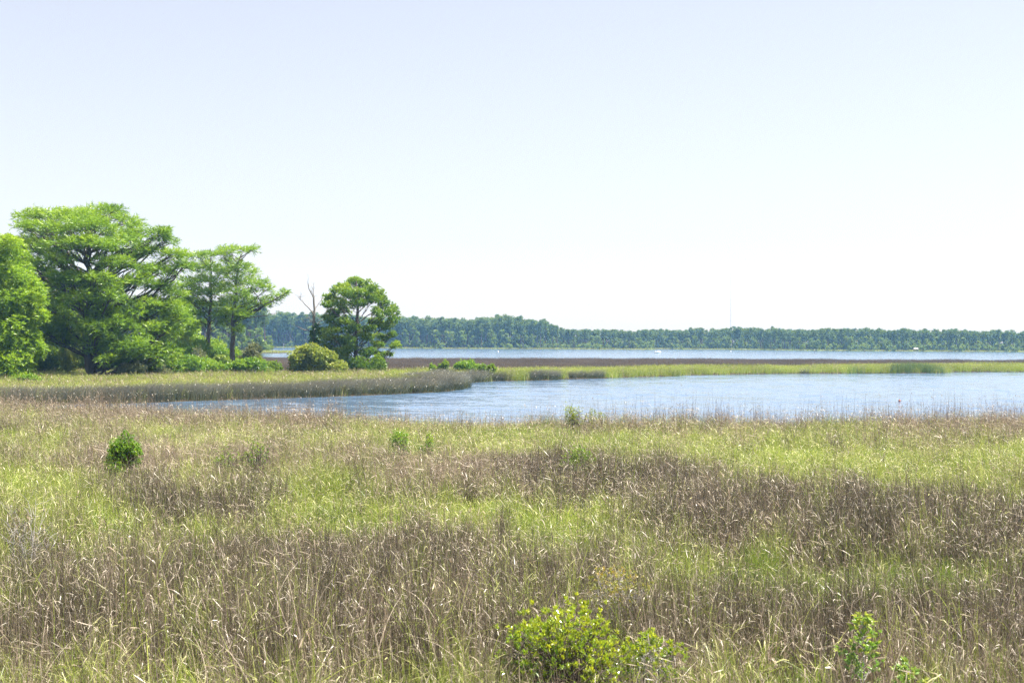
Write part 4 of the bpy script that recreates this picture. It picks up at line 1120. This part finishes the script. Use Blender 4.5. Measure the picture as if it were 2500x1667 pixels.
for dd in np.arange(552, 640, 7):
    for px in np.arange(-100, 655 - max(0, dd - 570) * 1.2, 12):
        p = P(px + RNG.normal(0, 5), CY, dd); bx.append(p[0]); by.append(dd)
bs = RNG.uniform(0.5, 1.2, len(bx))
scatter('far_undergrowth', 'far_bush', np.stack([bx, by, np.full(len(bx), 0.1)], -1), np.stack([bs, bs, bs], -1), np.zeros(len(bx)), 'dense undergrowth between the trunks of the far wood', 'undergrowth', tilt=0.02)
hx, hy = [], []
for dd in np.arange(585, 680, 9):
    for px in np.arange(-150, 640 - max(0, dd - 585) * 1.0, 11):
        p = P(px + RNG.normal(0, 5), CY, dd); hx.append(p[0]); hy.append(dd)
hsz = RNG.uniform(0.85, 1.08, len(hx))
scatter('point_wood', 'far_pine', np.stack([hx, hy, np.full(len(hx), 0.1)], -1), np.stack([hsz, hsz, hsz], -1), np.zeros(len(hx)), 'blue green wood on the point behind the left trees', 'woods', tilt=0.02)
# pale grass fringe along the far shore and on the points
ex, ey = [], []
for px in np.arange(300, 2650, 0.9):
    p = shore_pt(px)
    dp = RNG.uniform(0.5, 6 + 0.55 * near_back(px))
    y = p[1] + dp; ex.append(p[0] * y / p[1]); ey.append(y)
for i in range(900):
    px = RNG.uniform(380, 716); dd = np.interp(px, [380, 640, 716], [496, 523, 543]) + RNG.uniform(0, np.interp(px, [380, 640, 716], [40, 28, 6]))
    p = P(px, CY, dd); ex.append(p[0]); ey.append(dd)
tuft_set('shore_grass', M['sedge'], 4, n=34, rad=1.3, h=0.95, hvar=0.4, w=0.10, bend=0.25, tint=(0.35, 1.0), seg=3)
scatter('shore_grass', 'shore_grass', np.stack([ex, ey, np.full(len(ex), 0.1)], -1), RNG.uniform(0.5, 1.2, len(ex)), RNG.uniform(0, 1, len(ex)), 'pale fringe of grass along the foot of the far woods', 'grass')

# ------------------------------------------------------------------ small things
def paint(name, c, rough=0.4, metal=0.0):
    return solid_mat(name, tuple(v * 0.92 for v in c), c, 6.0, rough, 0.5)


M['white'] = paint('white_gelcoat', (0.82, 0.82, 0.80), 0.3)
M['dark'] = paint('dark_paint', (0.05, 0.055, 0.06), 0.5)
M['teal_shadow'] = paint('teal_hull_shadow', (0.05, 0.22, 0.26), 0.4)  # colour of the painted shadow beneath the skiff
M['wood'] = solid_mat('weathered_timber', (0.14, 0.12, 0.10), (0.26, 0.23, 0.20), 3.0, 0.9, 0.1, 0.3)
M['roof'] = paint('pale_metal_roof', (0.46, 0.44, 0.42), 0.6)
M['steel'] = paint('galvanised_steel', (0.32, 0.34, 0.36), 0.5)
M['red'] = paint('faded_red_float', (0.42, 0.14, 0.09), 0.5)


def box(c, s):
    x, y, z = s[0] / 2, s[1] / 2, s[2] / 2
    v = np.array([(-x, -y, -z), (x, -y, -z), (x, y, -z), (-x, y, -z), (-x, -y, z), (x, -y, z), (x, y, z), (-x, y, z)]) + np.array(c)
    f = np.array([(0, 3, 2, 1), (4, 5, 6, 7), (0, 1, 5, 4), (1, 2, 6, 5), (2, 3, 7, 6), (3, 0, 4, 7)])
    return v, f


def boxes(name, lst, mat, parent):
    V, Fq, n = [], [], 0
    for c, s in lst:
        v, f = box(c, s); V.append(v); Fq.append(f + n); n += 8
    return obj(name, make_mesh(name, np.concatenate(V), None, np.concatenate(Fq), mat), parent)


# skiff
bp = G(1607, 862)
boat = empty('motor_boat', bp); boat.rotation_euler.z = R(38)
tag(boat, 'small white motor boat on the far lake', 'boat')
st = np.linspace(0, 1, 9)
prof = []
for t in st:                                     # x along the keel, bow at +x
    hw = 0.85 * (1 - t ** 3.2) * (0.92 + 0.08 * t) + 0.02
    x = -1.7 + 3.4 * t
    keel = -0.18 + 0.42 * max(0, t - 0.6) ** 1.5 * 2
    sheer = 0.55 + 0.28 * t ** 2
    prof.append([(x, -hw, sheer), (x, -hw * 0.86, 0.1 + 0.1 * t), (x, 0, keel), (x, hw * 0.86, 0.1 + 0.1 * t), (x, hw, sheer), (x, hw * 0.85, sheer - 0.05), (x, 0, sheer - 0.12), (x, -hw * 0.85, sheer - 0.05)])
V = np.array(prof).reshape(-1, 3)
i = np.arange(8)[:, None] * 8 + np.arange(8)[None]; j = np.arange(8)[:, None] * 8 + (np.arange(8)[None] + 1) % 8
Fq = np.stack([i, i + 8, j + 8, j], -1).reshape(-1, 4)
Fq = np.concatenate([Fq, [(0, 1, 2, 3), (0, 3, 4, 7), (4, 5, 6, 7)]])
obj('hull', make_mesh('hull', V, None, Fq, M['white']), boat)
boxes('hull_shadow_strip', [((-0.5, -0.80, 0.09), (2.2, 0.06, 0.10)), ((-0.5, 0.80, 0.09), (2.2, 0.06, 0.10))], M['teal_shadow'], boat)  # teal strips stand in for the shadow under the hull
boxes('console', [((-0.1, 0, 0.8), (0.5, 0.6, 0.6))], M['white'], boat)
v, f = box((0.05, 0, 1.22), (0.04, 0.62, 0.32)); v[4:, 0] -= 0.12
obj('windscreen', make_mesh('windscreen', v, None, f, M['steel']), boat)
boxes('outboard_motor', [((-1.8, 0, 0.75), (0.3, 0.34, 0.5)), ((-1.85, 0, 0.2), (0.14, 0.14, 0.7))], M['white'], boat)


def float_ball(name, label, cat, px, py, r, mat, top=None):
    p = G(px, py)
    e = empty(name, p)
    tag(e, label, cat)
    ph = np.linspace(-np.pi / 2, np.pi / 2, 7)
    T = Tubes(); T.add(np.stack([np.zeros(7), np.zeros(7), np.sin(ph) * r * 1.1 + r * 0.55], -1), np.cos(ph) * r + 0.005, 10)
    obj('float', T.mesh('float', mat, np.zeros(3)), e)
    T = Tubes(); T.add(np.array([(0, 0, r * 1.5), (0.02, 0, r * 2.4)]), [r * 0.2, r * 0.14], 6)
    obj('ring', T.mesh('ring', top or mat, np.zeros(3)), e)


float_ball('buoy', 'small white buoy on the lake left of the boat', 'buoy', 1216, 859.5, 0.33, M['white'])
float_ball('buoy', 'white buoy on the lake below the radio mast', 'buoy', 1784, 859.0, 0.30, M['white'])
float_ball('crab_float', 'faded red float bobbing in the cove on the right', 'float', 2196, 980, 0.10, M['red'])


def post(name, label, px, py, top_py, mat, board=None, r=0.11):
    p = G(px, py)
    h = P(px, top_py, p[1])[2]
    e = empty(name, p)
    tag(e, label, 'post')
    T = Tubes(); T.add(np.array([(0, 0, -1.2), (0, 0, h * 0.5), (0.02, 0, h)]), [r, r * 0.95, r * 0.85], 8)
    obj('pile', T.mesh('pile', mat, np.zeros(3)), e)
    T = Tubes(); T.add(np.array([(0.02, 0, h), (0.02, 0, h + 0.12)]), [r * 1.15, 0.01], 8)
    obj('cap', T.mesh('cap', M['white'], np.zeros(3)), e)


post('channel_post', 'slim pale post standing in the water off the wooded point', 691.5, 860, 840, M['steel'], r=0.09)
post('channel_post', 'dark piling in the lake right of the radio mast', 1988.5, 862.5, 853, M['wood'])
post('channel_post', 'short dark piling in the lake near the far shore hut', 2111, 860, 854, M['wood'])
post('channel_post', 'dark piling in the lake at the far right', 2373, 862.5, 857, M['wood'])

# hut on the far shore
hp = G(2236, 858.2)
hut = empty('boat_shelter', hp); hut.scale = (0.8, 0.8, 0.75)
tag(hut, 'tiny open shelter with pale roof at the far shoreline', 'shelter')
for sx in (-1.3, 1.3):
    for sy in (-1, 1):
        boxes('post', [((sx, sy, 0.7), (0.16, 0.16, 3.0))], M['wood'], hut)
boxes('deck', [((0, 0, 0.55), (3.2, 2.6, 0.18))], M['wood'], hut)
V = np.array([(-1.7, -1.4, 2.1), (1.7, -1.4, 2.1), (1.7, 1.4, 2.1), (-1.7, 1.4, 2.1), (-0.9, 0, 2.85), (0.9, 0, 2.85), (-1.7, -1.4, 2.0), (1.7, -1.4, 2.0), (1.7, 1.4, 2.0), (-1.7, 1.4, 2.0)])
obj('roof', make_mesh('roof', V, [(1, 2, 5), (3, 0, 4)], [(0, 1, 5, 4), (2, 3, 4, 5), (6, 7, 1, 0), (7, 8, 2, 1), (8, 9, 3, 2), (9, 6, 0, 3), (9, 8, 7, 6)], M['roof']), hut)

# radio mast beyond the wood
MD = 1500.0
mp = P(1784, CY, MD); mp[2] = 0.1
mh = P(1784, 668, MD)[2]
mast = empty('radio_mast', mp)
tag(mast, 'thin lattice radio mast rising behind the far wood', 'mast')
tri = [np.array([0.42 * math.cos(a), 0.42 * math.sin(a)]) for a in (0.5, 2.6, 4.7)]
T = Tubes()
for q in tri: T.add(np.array([(q[0], q[1], 0), (q[0], q[1], mh)]), 0.06, 4)
obj('legs', T.mesh('legs', M['steel'], np.zeros(3)), mast)
T = Tubes()
for zi, z in enumerate(np.arange(1, mh, 1.6)):
    for i in range(3):
        a, b = tri[i], tri[(i + 1) % 3]
        T.add(np.array([(a[0], a[1], z), (b[0], b[1], z + 1.5)]), 0.03, 3)
obj('bracing', T.mesh('bracing', M['steel'], np.zeros(3)), mast)
for a in (0.5, 2.6, 4.7):
    for hh in (0.55, 0.95):
        T = Tubes(); T.add(np.array([(0.4 * math.cos(a), 0.4 * math.sin(a), mh * hh), (42 * math.cos(a), 42 * math.sin(a), 0)]), 0.02, 3)
        obj('guy_wire', T.mesh('guy_wire', M['steel'], np.zeros(3)), mast)

# ------------------------------------------------------------------ haze
m, t, n, l = nmat('thin_haze')
pv = n.new('ShaderNodeVolumePrincipled')
pv.inputs['Color'].default_value = (0.26, 0.56, 1.0, 1)
pv.inputs['Absorption Color'].default_value = (1, 1, 1, 1)
pv.inputs['Density'].default_value = 0.00019
pv.inputs['Anisotropy'].default_value = 0.2
mo = n.new('ShaderNodeOutputMaterial')
l.new(pv.outputs[0], mo.inputs['Volume'])
zt = mh + 3
v, f = box((0, 780, (zt - 2.6) / 2), (5300, 1840, zt + 2.6))
hz = obj('haze', make_mesh('haze', v, None, f, m))
tag(hz, 'thin pale blue haze over the lake and the far woods', 'haze', kind='stuff')
